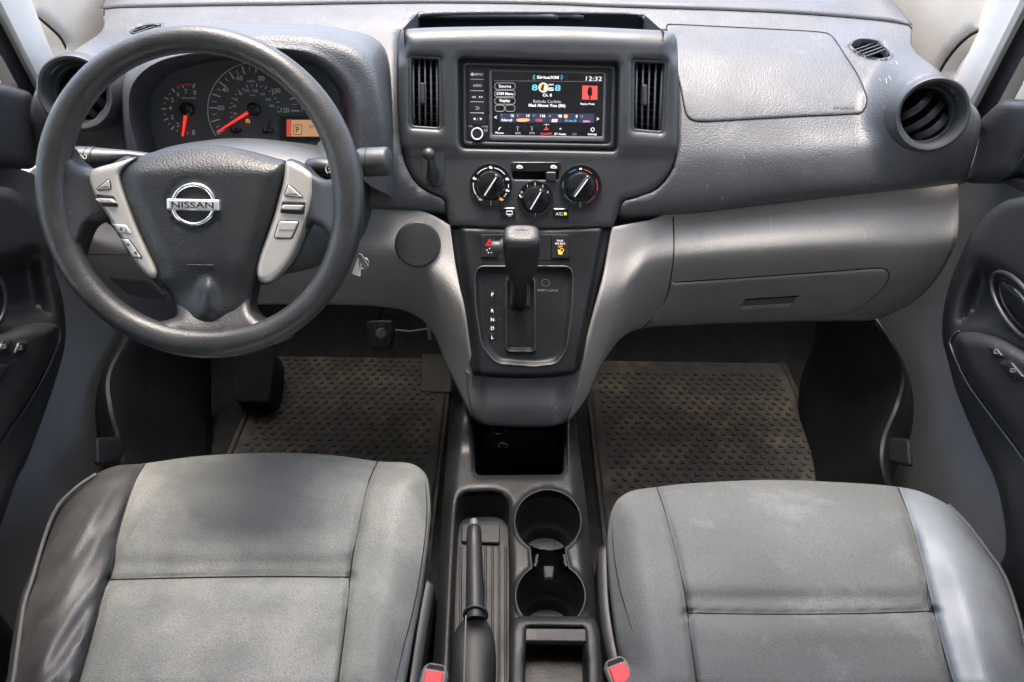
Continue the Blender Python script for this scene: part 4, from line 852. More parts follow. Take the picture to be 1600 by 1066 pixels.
# ================================================================== SEATS
def seat(name, z0, outline, seams, panels, mats, label, mirror):
    out = cs(outline, 6); c = P(*(np.mean(outline, 0)), z=z0)
    t = thing(name, (c[0], c[1], 0), label, 'car seat')
    class MZ(Fr): pass
    fr = Fr((0, 0, z0), (0, 0, 1), (0, 1, 0))
    def base(uv, d):
        do = pdist(uv, out); q = np.clip(do/70, 0, 1)
        h = -.050*(1-q)**2.2+.0016*np.sin(uv[:, 0]/41+uv[:, 1]/67)*np.sin(uv[:, 1]/29-uv[:, 0]/93)*q
        for sp_, dp, wd in seams:
            ds = pdist(uv, sp_, False); h = h-dp*np.exp(-(ds/wd)**2)+.0005*np.sin((uv[:, 1]+uv[:, 0]*.9)/5.5+np.sin(uv[:, 1]/17)*2)*np.exp(-((ds-8)/9)**2)
        return h
    objs = []
    for (pn, po_, bo), m_ in zip(panels, mats):
        def hf(uv, d, bo=bo): return base(uv, d)+bo(uv)
        objs.append(relief(pn, fr, po_, hf, m_, t, step=6, skirt=(0, 0, -.02), bvh=True, sharp=70, edge=4, ins=(1.5, 3.5, 6)))
    # skirt of the whole cushion
    ed = resample(out, 5); top = fr.on(ed, base(ed, None)); V = list(top)+[p+np.array([(c[0]-p[0])*.05, (c[1]-p[1])*.06, -.035]) for p in top]+[p+np.array([(c[0]-p[0])*.03, (c[1]-p[1])*.03, -.17]) for p in top]; N = len(ed)
    F_ = [(r*N+i, r*N+(i+1) % N, (r+1)*N+(i+1) % N, (r+1)*N+i) for r in range(2) for i in range(N)]
    mk('cushion_side', V, F_, 'fabric_side' if mirror else 'fabric', t, sharp=80)
    return t, objs, base, fr, c
D1 = [(227, 724), (212, 752), (192, 811), (171, 898), (149, 972), (122, 1060), (105, 1120)]
D2 = [(590, 721), (573, 762), (556, 841), (547, 902), (540, 972), (529, 1060), (523, 1120)]
D3 = [(171, 906), (306, 902.5), (437, 901), (547, 902)]
Dout = [(-12, 1120), (9, 1066), (17, 1012), (31, 937), (48, 894), (66, 841), (87, 793), (118, 762), (149, 741), (182, 728), (227, 724), (290, 715), (350, 710), (437, 707.5), (525, 712), (590, 721), (634, 723), (655, 731), (668, 748), (672, 784), (670, 815), (661, 885), (656, 920), (643, 990), (630, 1066), (618, 1120)]
d1, d2, d3 = cr(D1, 8), cr(D2, 8), cr(D3, 8); do_ = cs(Dout, 6)
def between(o, a, b): 
    ia = np.argmin(np.hypot(*(o-a).T)); ib = np.argmin(np.hypot(*(o-b).T)); return o[ia:ib+1] if ia <= ib else np.vstack([o[ia:], o[:ib+1]])
cutk = lambda ln, v: np.argmin(abs(ln[:, 1]-v))
i1, i2 = cutk(d1, 906), cutk(d2, 902)
topseg = between(do_, (227, 724), (590, 721))
pA = np.vstack([topseg, d2[1:i2+1], d3[::-1][1:], d1[:i1][::-1]])
pB = np.vstack([d3, d2[i2+1:], d1[i1+1:][::-1]])
pL = np.vstack([between(do_, (-12, 1120), (227, 724)), d1[1:]])
pR = np.vstack([between(do_, (590, 721), (618, 1120)), d2[::-1][:-1]])
def wr(uv):                                              # creased vinyl bolster
    u, v = uv[:, 0], uv[:, 1]; x = (u-np.interp(v, [p[1] for p in D1], [p[0] for p in D1]))
    e = sm((v-724)/30)*sm(-x/12)
    return e*(.004+.0022*np.sin((x*.9+v*.12)/9+np.sin(v/38)*1.6)*np.exp(-((x+35)/34)**2)+.010*np.exp(-((x+55)/30)**2)+.002*np.sin((x+v*.4)/6))
def fold(uv):
    u, v = uv[:, 0], uv[:, 1]; return -.004*np.exp(-(pdist(uv, [(232, 770), (213, 800), (195, 838)], False)/5)**2)+.003*np.exp(-(pdist(uv, [(245, 770), (226, 802), (206, 842)], False)/7)**2)
seat_d, od, bd_, frd, cd_ = seat('driver_seat', .415, Dout, [(d1, .010, 7), (d2, .008, 6), (d3, .010, 8)],
  [('cushion_front', pA, lambda uv: fold(uv)+.004*np.exp(-((uv[:, 1]-800)/60)**2)-.009*np.exp(-((uv[:, 1]-885)/16)**2)), ('cushion_rear', pB, lambda uv: .003*np.exp(-((uv[:, 1]-935)/20)**2)-.006*sm((uv[:, 1]-940)/120)), ('vinyl_bolster', pL, wr), ('side_bolster', pR, lambda uv: .008*np.exp(-((uv[:, 0]-np.interp(uv[:, 1], [p[1] for p in D2], [p[0] for p in D2])-55)/30)**2))],
  ['fabric', 'fabric', 'vinyl', 'fabric'], 'driver seat cushion in worn grey cloth with creased dark vinyl outer bolster', False)
def stitch(fr, base, ln, par, r=.0011, off=-.0045, m='seam', nm='stitching'):
    ln = resample_open(ln, 8); tube(nm, fr.on(ln, base(ln, None)+off), r, m, par, seg=6)
def resample_open(p, step):
    p = np.asarray(p, float); L = np.r_[0, np.cumsum(np.linalg.norm(np.diff(p, axis=0), axis=1))]; t = np.arange(0, L[-1], step)
    return np.stack([np.interp(t, L, p[:, k]) for k in range(2)], 1)
for ln in (d1, d2, d3): stitch(frd, bd_, ln, seat_d, off=.0008)
tube('piping', frd.on(resample_open(cr([(150, 741), (118, 763), (88, 795), (68, 845), (52, 900), (38, 945), (28, 1012), (20, 1066), (5, 1120)], 6), 8), -.026), .0028, 'piping', seat_d, seg=8)
stitch(frd, bd_, cr([(663, 745), (667, 790), (664, 840), (652, 922), (640, 975), (630, 1012), (617, 1066), (604, 1120)], 6), seat_d, r=.0010, off=.001)
P1 = [(1027, 763), (1044, 815), (1060, 876), (1073, 946), (1080, 1003), (1088, 1064), (1094, 1120)]
P2 = [(1403, 762), (1420, 806), (1438, 872), (1458, 955), (1473, 1012), (1488, 1064), (1503, 1120)]
P3 = [(1074, 958), (1206, 960), (1340, 959), (1458, 955)]
Pout = [(985, 1120), (974, 1040), (964, 985), (955, 915), (950, 850), (952, 815), (957, 795), (967, 779), (988, 767), (1027, 761), (1084, 755), (1206, 750), (1337, 755), (1403, 761), (1440, 769), (1482, 790), (1512, 822), (1543, 863), (1569, 902), (1587, 955), (1599, 1003), (1612, 1066), (1620, 1120)]
p1, p2, p3 = cr(P1, 8), cr(P2, 8), cr(P3, 8); po_ = cs(Pout, 6); j1, j2 = cutk(p1, 958), cutk(p2, 955)
qA = np.vstack([between(po_, (1027, 761), (1403, 761)), p2[1:j2+1], p3[::-1][1:], p1[:j1][::-1]])
qB = np.vstack([p3, p2[j2+1:], p1[j1+1:][::-1]])
qL = np.vstack([between(po_, (985, 1120), (1027, 761)), p1[1:]]); qR = np.vstack([between(po_, (1403, 761), (1620, 1120)), p2[::-1][:-1]])
seat_p, op, bp_, frp, cp_ = seat('passenger_seat', .405, Pout, [(p1, .008, 6), (p2, .010, 7), (p3, .010, 8)],
  [('cushion_front', qA, lambda uv: .004*np.exp(-((uv[:, 1]-850)/60)**2)-.009*np.exp(-((uv[:, 1]-940)/16)**2)), ('cushion_rear', qB, lambda uv: .003*np.exp(-((uv[:, 1]-985)/20)**2)-.006*sm((uv[:, 1]-990)/100)), ('side_bolster', qL, lambda uv: .008*np.exp(-((np.interp(uv[:, 1], [p[1] for p in P1], [p[0] for p in P1])-uv[:, 0]-55)/30)**2)), ('vinyl_bolster', qR, lambda uv: .014*np.exp(-((uv[:, 0]-np.interp(uv[:, 1], [p[1] for p in P2], [p[0] for p in P2])-58)/34)**2))],
  ['fabric_dark', 'fabric_dark', 'fabric_dark', 'vinyl_blue'], 'passenger seat cushion in darker dusty grey cloth with smooth blue-grey vinyl outer bolster', True)
for ln in (p1, p2, p3): stitch(frp, bp_, ln, seat_p, off=.0008)
stitch(frp, bp_, cr([(957, 800), (958, 850), (963, 890), (970, 925), (979, 955), (990, 990), (998, 1010), (1008, 1066), (1015, 1120)], 6), seat_p, r=.0010, off=.001)
tube('piping', frp.on(resample_open(cr([(1482, 789), (1513, 821), (1544, 862), (1570, 901), (1589, 955), (1601, 1003), (1615, 1066)], 6), 8), -.044), .0026, 'piping', seat_p, seg=8)
# plastic side shields and runners below
def shield(par, pts, z, mat, dz=.22, wd=.010, sgn=1):
    q = [P(u, v, z=z) for u, v in cr(pts, 6)]; V = []; N = len(q)
    for p in q: V += [p, p+np.array([sgn*wd, 0, -.012]), p+np.array([sgn*wd, 0, -dz])]
    F_ = [(3*i+k, 3*i+3+k, 3*i+4+k, 3*i+1+k) for i in range(N-1) for k in range(2)]
    o = mk('side_shield', V, F_, mat, par, flip=True); solid(o, .004); return o
shield(seat_d, [(668, 905), (662, 935), (655, 975), (648, 1020), (640, 1075), (632, 1130)], .345, 'kick', sgn=1)
shield(seat_p, [(946, 850), (947, 900), (950, 950), (958, 1000), (968, 1050), (980, 1130)], .345, 'kick', sgn=-1)
box('seat_base', (P(110, 900, z=.3)[0], .30, .02), (P(600, 900, z=.3)[0], .66, .26), 'matte', seat_d, bev=.02)
box('seat_base', (P(1010, 900, z=.3)[0], .28, .02), (P(1480, 900, z=.3)[0], .62, .26), 'matte', seat_p, bev=.02)
# seat belt buckles
def buckle(c, z, ang, label):
    o = P(c[0], c[1], z=z); t = thing('seat_belt_buckle', o, label, 'seat belt buckle', 'seat belt buckles beside the console'); n = np.array([0, -.25, 1]); n /= np.linalg.norm(n); ca, sa = math.cos(ang), math.sin(ang)
    f = Fr(o, n, (-sa, ca, .25)); q = lambda pts: np.array(pts)
    plate('housing', f, rp([(-.017, -.05), (.017, -.05), (.0165, .012), (.010, .020), (-.010, .020), (-.0165, .012)], .006), -.016, .004, 'lid', t, bev=.003, px=False)
    plate('slot', f, rp([(-.012, .012), (.012, .012), (.009, .0175), (-.009, .0175)], .001), .0035, .0045, 'void', t, px=False)
    plate('release_button', f, rp([(-.012, -.018), (.012, -.018), (.011, .010), (-.011, .010)], .002), .002, .0065, 'red', t, bev=.0015, px=False)
    tube('stalk', [o+np.array([0, -.03, -.012]), o+np.array([0, -.06, -.06]), o+np.array([0, -.06, -.25])], .012, 'black', t, flat=.5)
    return t
buckle((677, 1064), .37, -.15, 'red seat belt buckle button between the driver seat and the handbrake')
buckle((968, 1054), .37, .35, 'red seat belt buckle button at the inner edge of the passenger seat')
# ================================================================== CENTRE CONSOLE
con = thing('centre_console', P(820, 850, z=0), 'black plastic centre console between the seats with cup holders, open front cubby and rear bin', 'centre console')
ZD = .33; FD = Fr((0, 0, ZD), (0, 0, 1), (0, 1, 0))
dk = cs([(712, 600), (704, 650), (699, 700), (693, 770), (688, 850), (682, 950), (676, 1040), (670, 1130), (700, 1140), (820, 1140), (950, 1138), (946, 1060), (936, 980), (928, 900), (920, 820), (913, 760), (905, 700), (898, 640), (890, 600), (860, 590), (760, 590)])
cub = rp([(741, 612), (884, 612), (881, 735), (876, 742), (748, 743), (742, 737)], 6)
hbs = rp([(713, 800), (716, 780), (726, 771), (770, 769), (786, 773), (795, 786), (797, 870), (797, 1135), (702, 1135), (708, 900)], 9)
c1, c2_ = (856, 815), (860, 932)
a1 = [(c1[0]+52*math.cos(math.radians(t)), c1[1]-49.5*math.sin(math.radians(t))) for t in np.linspace(-58, 238, 44)]
a2 = [(c2_[0]+54.5*math.cos(math.radians(t)), c2_[1]-52*math.sin(math.radians(t))) for t in np.linspace(122, 418, 44)]
dumb = np.array(a1+[(829, 868), (831, 884)]+a2+[(889, 884), (885, 868)])
def dkh(uv, d):
    do = pdist(uv, dk); u, v = uv[:, 0], uv[:, 1]
    h = -.030*np.clip(1-do/22, 0, 1)**1.8
    for hl, r_, w_ in ((cub, 8, .006), (hbs, 10, .008)): h = h-w_*np.clip(1-pdist(uv, hl)/r_, 0, 1)**2
    dd = pdist(uv, dumb); h = h+.0022*np.exp(-((dd-1.5)/1.8)**2)-.001*np.exp(-((dd-6)/2.5)**2)
    h = h+.035*sm((712-v)/70)*sm((abs(u-811)-55)/25)
    return h
deck = relief('console_top', FD, dk, dkh, 'console', con, holes=[cub, hbs, dumb], step=4.5, skirt=(0, 0, -.06), bvh=True, sharp=60, edge=2.6)
# lower sides
sx0, sx1 = P(696, 800, z=.30)[0], P(921, 800, z=.30)[0]
V = []; ys = np.linspace(.25, 1.02, 12)
o_ = resample(dk, 6); top = FD.on(o_, -.055); N = len(o_); cx = top.mean(0)
mk('console_side', list(top)+[np.array([p[0]+(p[0]-cx[0])*.12, p[1], .0]) for p in top], [(i, (i+1) % N, N+(i+1) % N, N+i) for i in range(N)], 'panel_black', con, sharp=60)
def well(nm, fr, outline, depth, mat, par, taper=0., floor=None, z1=0.):
    ab = fr.on(resample(outline, 4)); c = ab.mean(0); N = len(ab); V = list(ab+np.array([0, 0, z1])); low = c+(ab-c)*(1-taper); V += list(low-np.array([0, 0, depth]))
    F_ = [(i, N+i, N+(i+1) % N, (i+1) % N) for i in range(N)]+[tuple(N+i for i in range(N))]
    o = mk(nm, V, F_, mat, par, flip=False); return o
# cubby
cl, cr_ = P(741, 690, z=ZD)[0], P(884, 690, z=ZD)[0]; yb = .975
V = [(cl, .81, .185), (cr_, .81, .185), (cr_, yb, .185), (cl, yb, .185), (cl, .81, ZD-.004), (cr_, .81, ZD-.004), (cr_, yb, .46), (cl, yb, .46)]
mk('cubby', V, [(0, 1, 2, 3), (3, 2, 6, 7), (0, 3, 7, 4), (1, 5, 6, 2), (0, 4, 5, 1)], 'panel_black', con, flip=False, smooth=False)
fcb = Fr((0, yb-.002, .25), (0, -1, 0))
plate('socket_panel', fcb, rr(757, 672, 870, 716, 4), 0, .004, 'door_dark', con)
tube('power_socket_ring', fcb.on(circ(779, 667, 12, 28, ry=11), .006), .0016, 'chrome', con, closed=True, seg=8); plate('power_socket', fcb, circ(779, 667, 11, 24, ry=10), .002, .005, 'void', con)
tube('audio_jack', fcb.on(circ(769.5, 696, 3, 16, ry=2), .0045), .0009, 'bezel', con, closed=True, seg=6)
tube('usb_port', fcb.on(rr(779, 693.5, 792, 698.5, 1), .0045), .0008, 'print', con, closed=True, seg=6); plate('usb_port', fcb, rr(780, 694, 791, 698, 1), .004, .005, 'void', con)
tube('usb_symbol', fcb.on([(781, 691), (789, 691)], .0045), .0005, 'print', con, seg=4); plate('usb_symbol', fcb, circ(785, 690, 1.2, 8), .004, .005, 'print', con)
# cup holders
for c, rx in ((c1, 51.5), (c2_, 54)):
    o = P(c[0], c[1], z=ZD); r = np.linalg.norm(P(c[0]+rx, c[1], z=ZD)-o)
    cup = lathe('cup_holder', o, (0, 0, 1), [(r, -.002), (r*.985, -.006), (r*.95, -.028), (r*.90, -.058), (r*.87, -.066), (r*.80, -.069), (r*.79, -.071), (r*.775, -.085), (r*.74, -.094), (.001, -.094)], 'panel_black', con, seg=64, up=(0, 1, 0), cap=False)
ch_ = rp([(829, 862), (886, 862), (890, 888), (828, 888)], 2); well('cup_channel', FD, ch_, .045, 'panel_black', con, .1)
ft = Fr((0, 0, ZD-.044), (0, 0, 1), (0, 1, 0)); tube('drain_boss', ft.on(circ(851, 866, 9, 24), .003), .0014, 'black', con, closed=True, seg=6)
plate('divider_tab', Fr((0, 0, ZD-.012), (0, -.3, 1), (0, 1, 0)), rp([(849, 884), (866, 884), (864, 903), (851, 903)], 2), -.006, 0, 'console', con, bev=.001)
for s_ in (1, -1):
    c = 838 if s_ < 0 else 883; tube('channel_lip', FD.on([(c-2*s_, 868), (c, 873), (c, 880), (c+3*s_, 886)], .0), .003, 'console', con, seg=8)
tube('cup_rim', FD.on(resample(dumb, 4), .0015), .0016, 'console', con, closed=True, seg=8)
# handbrake recess
well('handbrake_recess', FD, hbs, .055, 'console', con, .03, z1=-.006)
fr_ = Fr((0, 0, ZD-.054), (0, 0, 1), (0, 1, 0))
for u in (719, 757, 768, 778, 788): plate('recess_rib', fr_, rp([(u, 857), (u+3.4, 857), (u+2+(u-750)*.06, 1135), (u-2+(u-750)*.06, 1135)], 1), 0, .006, 'console', con, bev=.001)
plate('recess_pad', fr_, rp([(722, 822), (781, 824), (781, 852), (721, 850)], 4), 0, .006, 'console', con, bev=.0015)
# rear bin
FB2 = Fr((0, 0, .385), (0, 0, 1), (0, 1, 0))
bo = rp([(803, 963), (912, 963), (930, 966), (937, 990), (945, 1140), (792, 1140), (797, 985)], [14, 3, 12, 6, 4, 4, 8]); bi = rp([(822, 980), (914, 981), (920, 1135), (819, 1135)], 6)
def bh(uv, d): return rounded(.010, 10)(uv, pdist(uv, bo))-.004*np.clip(1-pdist(uv, bi)/6, 0, 1)**2
rb = relief('rear_bin', FB2, bo, bh, 'console', con, holes=[bi], step=5, skirt=(0, 0, -.11))
w_ = well('bin_liner', FB2, bi, .16, 'panel_black', rb, .04, z1=-.002)
plate('bin_ledge', Fr((0, 0, .372), (0, -.12, 1), (0, 1, 0)), rp([(821, 981), (916, 982), (917, 1003), (820, 1002)], 3), -.01, 0, 'console', rb, bev=.0015)
# ================================================================== GEAR LEVER, HANDBRAKE
gl = thing('gear_lever', P(812, 470, y=.955), 'black gear lever with chunky textured knob and side release button, standing in its gate', 'gear lever')
fg0 = FP
def ring(cu, cv, hw, hh_, y, pw=3.2, n=28, tilt=.0):
    """superellipse cross-section seen centred on a photograph point at depth y; lies square to the lever axis"""
    c = P(cu, cv, y=y); s = np.dot(c-CAM, FW)/FPX; ax = np.array([0, .45, -.9]); ax /= np.linalg.norm(ax); e1 = np.array([1., 0, 0]); e2 = np.cross(ax, e1)
    out = []
    for k in range(n):
        a = 2*math.pi*k/n; ca, sa = math.cos(a), math.sin(a); x = abs(ca)**(2/pw)*np.sign(ca); z = abs(sa)**(2/pw)*np.sign(sa); out.append(c+e1*x*hw*s+e2*z*hh_*s)
    return out
secs = [(815, 364, 2, 2, .872, 2.5), (815, 364, 19, 12, .871, 3), (815, 367, 27, 18, .872, 3.6), (815, 374, 29.5, 20, .875, 3.8), (815, 388, 29.5, 20, .882, 3.8), (815, 405, 27, 19, .892, 3.2), (815, 420, 23.5, 16, .903, 2.6), (814, 432, 19, 13, .912, 2.3), (813, 438, 16, 11.5, .918, 2), (812.5, 440, 12, 9, .92, 2), (812, 455, 12, 9, .935, 2), (811.5, 470, 11.5, 9, .955, 2), (811, 478, 11, 9, .985, 2)]
R_ = [ring(a, b, c, d, y, p) for a, b, c, d, y, p in secs]
def secmesh(nm, rings, mat, par, seg_=6):
    rings = np.array(rings); g = np.stack([cr(rings[:, j], 4) for j in range(rings.shape[1])], 1); R, C_ = g.shape[:2]; V = list(g.reshape(-1, 3)); F_ = []
    for i in range(R-1):
        for j in range(C_): k = (j+1) % C_; F_.append((i*C_+j, i*C_+k, (i+1)*C_+k, (i+1)*C_+j))
    F_.append(tuple(reversed(range(C_)))); F_.append(tuple((R-1)*C_+j for j in range(C_)))
    o = mk(nm, V, F_, mat, par, flip=False, sharp=60); 
    bm_ = bmesh.new(); bm_.from_mesh(o.data); bmesh.ops.recalc_face_normals(bm_, faces=bm_.faces); bm_.to_mesh(o.data); bm_.free(); return o
secmesh('lever_knob', R_[:10], 'hub', gl); secmesh('lever_shaft', R_[9:], 'black', gl)
ob_ = P(789, 386, y=.880); ax_ = np.array([-1, -.05, .0]); ax_ /= np.linalg.norm(ax_)
lathe('release_button', ob_-ax_*.006, ax_, [(.0125, 0), (.012, .010), (.0095, .013), (.0088, .0155), (.0088, .023), (.0075, .025), (.001, .0252)], 'bezel', gl, seg=28, cap=False)
plate('gate_slider', Fr(FP.w(0, 0, -.02), FP.n), rp([(797, 440), (828, 440), (829, 478), (797, 478)], 4), -.003, .002, 'black', gl)
hb = thing('handbrake_lever', P(740, 1000, z=.28), 'black handbrake lever with leather gaiter lying in the console recess', 'handbrake')
ax0, ax1 = P(740.5, 822, z=.375), P(743, 968, z=.355)
L_ = np.linalg.norm(ax1-ax0); hp_ = [ax0+(ax1-ax0)*t for t in (0, .02, .06, .15, .5, .8, .93, 1)]
tube('grip', hp_, [.0075, .0098, .0108, .0112, .0122, .0130, .0132, .0125], 'console', hb, seg=24)
dv = (ax0-ax1)/L_; lathe('thumb_button', ax0, dv, [(.0058, -.004), (.0058, .008), (.0050, .0105), (.001, .011)], 'lid', hb, seg=20, cap=False)
bo_ = [(743, 958, 14, 12, .37), (743, 964, 15, 12, .366), (742, 972, 19, 13, .36), (741, 985, 27, 17, .352), (740, 1005, 33, 20, .343), (739, 1035, 35, 22, .338), (739, 1075, 36, 24, .335), (740, 1130, 37, 25, .333)]
rg_ = []
for cu, cv, hw, hh_, z in bo_:
    c = P(cu, cv, z=z-.015); s = np.dot(c-CAM, FW)/FPX; rg_.append([c+np.array([math.cos(a)*hw*s*(1+.04*math.sin(3*a+cv*.05)), 0, 0])+np.array([0, .25, 1])*math.sin(a)*hh_*s for a in np.linspace(0, 2*np.pi, 28, endpoint=False)])
secmesh('gaiter', rg_, 'console', hb)
tube('gaiter_seam', [P(728+(v-960)*-.03, v, z=z) for v, z in ((962, .372), (985, .370), (1010, .364), (1050, .360), (1130, .357))], .0010, 'piping', hb, seg=6)
tube('gaiter_collar', [P(743, 961, z=.357)+np.array([math.cos(a)*.0155, 0, 0])+np.array([0, .3, 1])*.0150*math.sin(a) for a in np.linspace(0, 2*np.pi, 28, endpoint=False)], .0022, 'black', hb, closed=True, seg=8)
# ================================================================== FOOTWELLS
def mat_(name, x0, x1, y0, y1, label, zf=.004, yn=9):
    t = thing(name, ((x0+x1)/2, (y0+y1)/2, 0), label, 'floor mat'); f = Fr((0, 0, zf), (0, 0, 1), (0, 1, 0))
    plate('mat_base', f, rp([(x0, y0), (x1, y0), (x1, y1), (x0, y1)], .05), 0, .006, 'rubber_dirty', t, bev=.002, px=False)
    rimp = resample(rp([(x0+.012, y0+.012), (x1-.012, y0+.012), (x1-.012, y1-.012), (x0+.012, y1-.012)], .045), .02)
    tube('mat_rim', [f.w(a, b, .006) for a, b in rimp], .0035, 'rubber', t, closed=True, seg=6)
    V = []; F_ = []; p_ = .0255; r_ = 0; y = y0+.04
    while y < min(y1-.05, yn):
        x = x0+.04+(p_/2 if r_ % 2 else 0)
        while x < x1-.04:
            b = len(V); s = .0054; q = .0042; hz_ = .0028
            for ww, hh_ in ((s, .006), (q, .006+hz_)):
                for dx, dy in ((-1, -1), (1, -1), (1, 1), (-1, 1)): V.append(f.w(x+dx*ww, y+dy*ww, hh_))
            F_ += [(b+4, b+5, b+6, b+7)]+[(b+i, b+(i+1) % 4, b+4+(i+1) % 4, b+4+i) for i in range(4)]; x += p_
        y += .0185; r_ += 1
    n_ = mk('mat_nubs', V, F_, 'rubber', t, flip=False, smooth=False); n_['kind'] = 'stuff'; return t, f
md, fmd = mat_('floor_mat', P(352, 720, z=0)[0], P(694, 700, z=0)[0], .62, 1.55, 'nubbed rubber floor mat with sandy dirt in the driver footwell, below the brake pedal')
plate('heel_panel', fmd, rp([(660, 548), (702, 548), (706, 618), (657, 616)], 5), .006, .011, 'rubber', md, bev=.002)
mp_, fmp = mat_('floor_mat', P(925, 700, z=0)[0], P(1285, 700, z=0)[0], .60, 1.60, 'dark nubbed rubber floor mat in the passenger footwell, below the glovebox', yn=1.47)
bp = thing('brake_pedal', P(595, 522, y=1.30), 'black ribbed brake pedal with round metal mark in the driver footwell', 'pedal')
fbp = Fr(P(595, 522, y=1.30), (0, -.72, .69))
relief('pedal_pad', fbp, rp([(572, 504), (580, 500), (611, 500), (616, 506), (613, 540), (606, 545), (583, 545), (576, 540)], 5), rounded(.006, 4), 'pedal', bp, step=4, skirt=.02)
for u in (578, 583, 588, 601, 606, 611): plate('pedal_rib', fbp, rp([(u-1.2, 505), (u+1.2, 505), (u+1.0-(u-595)*.05, 541), (u-1.0-(u-595)*.05, 541)], 1), .005, .009, 'pedal', bp, bev=.001)
lathe('metal_mark', fbp.on([(595.5, 521)], .006)[0], fbp.n, [(.012, 0), (.012, .003), (.009, .0045), (.004, .0035), (.001, .005)], 'rib_metal', bp, seg=24)
tube('pedal_arm', [P(592, 512, y=1.315), P(590, 496, y=1.33), P(596, 470, y=1.36), P(600, 440, y=1.38)], .010, 'black', bp)
tube('pedal_link', [P(612, 516, y=1.33), P(640, 519, y=1.34), P(668, 515, y=1.36)], .004, 'rib_metal', bp)
gp = thing('accelerator_pedal', P(674, 520, y=1.32), 'accelerator pedal with bright edge half hidden behind the grey tower', 'pedal')
fgp = Fr(P(674, 520, y=1.32), (-.3, -.75, .6)); plate('pedal_pad', fgp, rp([(668, 502), (695, 500), (700, 545), (671, 532)], 4), -.008, .004, 'black', gp, bev=.002)
plate('pedal_edge', fgp, rp([(667, 503), (672, 502), (677, 531), (671, 531)], 1), .002, .006, 'rib_metal', gp)
fr_d = thing('foot_rest', P(400, 590, z=.08), 'black textured foot rest at the left of the driver footwell', 'foot rest')
ffr = Fr(P(400, 600, z=.09), (0, -.5, .87)); relief('rest_pad', ffr, rp([(364, 546), (426, 544), (430, 566), (422, 630), (368, 630), (360, 600)], 8), rounded(.01, 5), 'carpet', fr_d, step=8, skirt=.08)
for u in (385, 404): plate('rest_rib', ffr, rp([(u, 548), (u+4, 548), (u+3, 622), (u-1, 622)], 1), .007, .010, 'carpet', fr_d, bev=.001)
# sills and side trims of the footwells
def kick(nm, rows, label, mir):
    t = thing(nm, PY([rows[2][2]])[0]*np.array([1, 1, 0]), label, 'kick panel', 'black moulded kick panels beside the footwells'); o = loft('moulded_panel', rows, 7, 7, 'kick', t, thick=.006); return t, o
kr = [[(1300, 470, 1.35), (1335, 478, 1.27), (1365, 496, 1.17), (1378, 512, 1.16)],
      [(1270, 540, 1.38), (1340, 540, 1.22), (1392, 541, 1.09), (1406, 552, 1.10)],
      [(1250, 600, 1.36), (1345, 596, 1.17), (1408, 588, 1.03), (1424, 602, 1.06)],
      [(1250, 660, 1.28), (1338, 650, 1.11), (1398, 634, .97), (1427, 652, 1.02)],
      [(1255, 720, 1.18), (1330, 704, 1.05), (1378, 684, .93), (1417, 700, .97)],
      [(1260, 780, 1.08), (1330, 760, .96), (1376, 726, .89), (1398, 742, .92)],
      [(1270, 860, .98), (1340, 840, .90), (1388, 776, .85), (1402, 790, .86)]]
kick('kick_panel', kr, 'black glossy moulded kick panel at the right edge of the passenger footwell', 1)
kl = [[(330, 500, 1.36), (280, 506, 1.28), (225, 500, 1.18), (205, 505, 1.17)],
      [(330, 560, 1.34), (260, 556, 1.20), (192, 545, 1.09), (170, 560, 1.10)],
      [(330, 620, 1.28), (250, 606, 1.13), (172, 590, 1.02), (152, 606, 1.05)],
      [(330, 680, 1.20), (255, 664, 1.06), (176, 640, .96), (149, 650, 1.0)],
      [(330, 740, 1.10), (262, 715, 1.0), (190, 690, .92), (155, 690, .95)],
      [(330, 800, 1.0), (270, 770, .93), (198, 735, .88), (165, 740, .90)]]
kick('kick_panel', kl, 'black moulded kick panel at the left edge of the driver footwell', -1)
for s_, pts in ((-1, [(150, 684), (188, 683), (196, 694), (195, 710), (183, 722), (150, 728)]), (1, [(1420, 686), (1388, 684), (1378, 694), (1378, 708), (1390, 722), (1424, 730)])):
    f_ = Fr((s_*.70, .9, .3), (-s_, 0, .2)); t = thing('sill_tab', f_.on([pts[0]])[0], 'small grey plastic tab low on the sill by the %s kick panel' % ('left' if s_ < 0 else 'right'), 'trim tab', 'sill tabs')
    relief('tab_face', f_, rp(pts, 6), rounded(.004, 6), 'door_dark', t, step=5, skirt=.004)
def sidewall(x): 
    s = 1 if x > 0 else -1
    return mk('footwell_side', [(x, .2, 0), (x, 1.7, 0), (x, 1.7, .90), (x, 1.05, .62), (x, .2, .34)], [(0, 1, 2, 3, 4)], 'carpet', None, smooth=False)
for x in (-.83, .83): tag(sidewall(x), kind='structure')
fwl = box('footwell_bulkhead', (-.85, 1.70, 0), (.85, 1.72, .90), 'carpet'); tag(fwl, kind='structure')
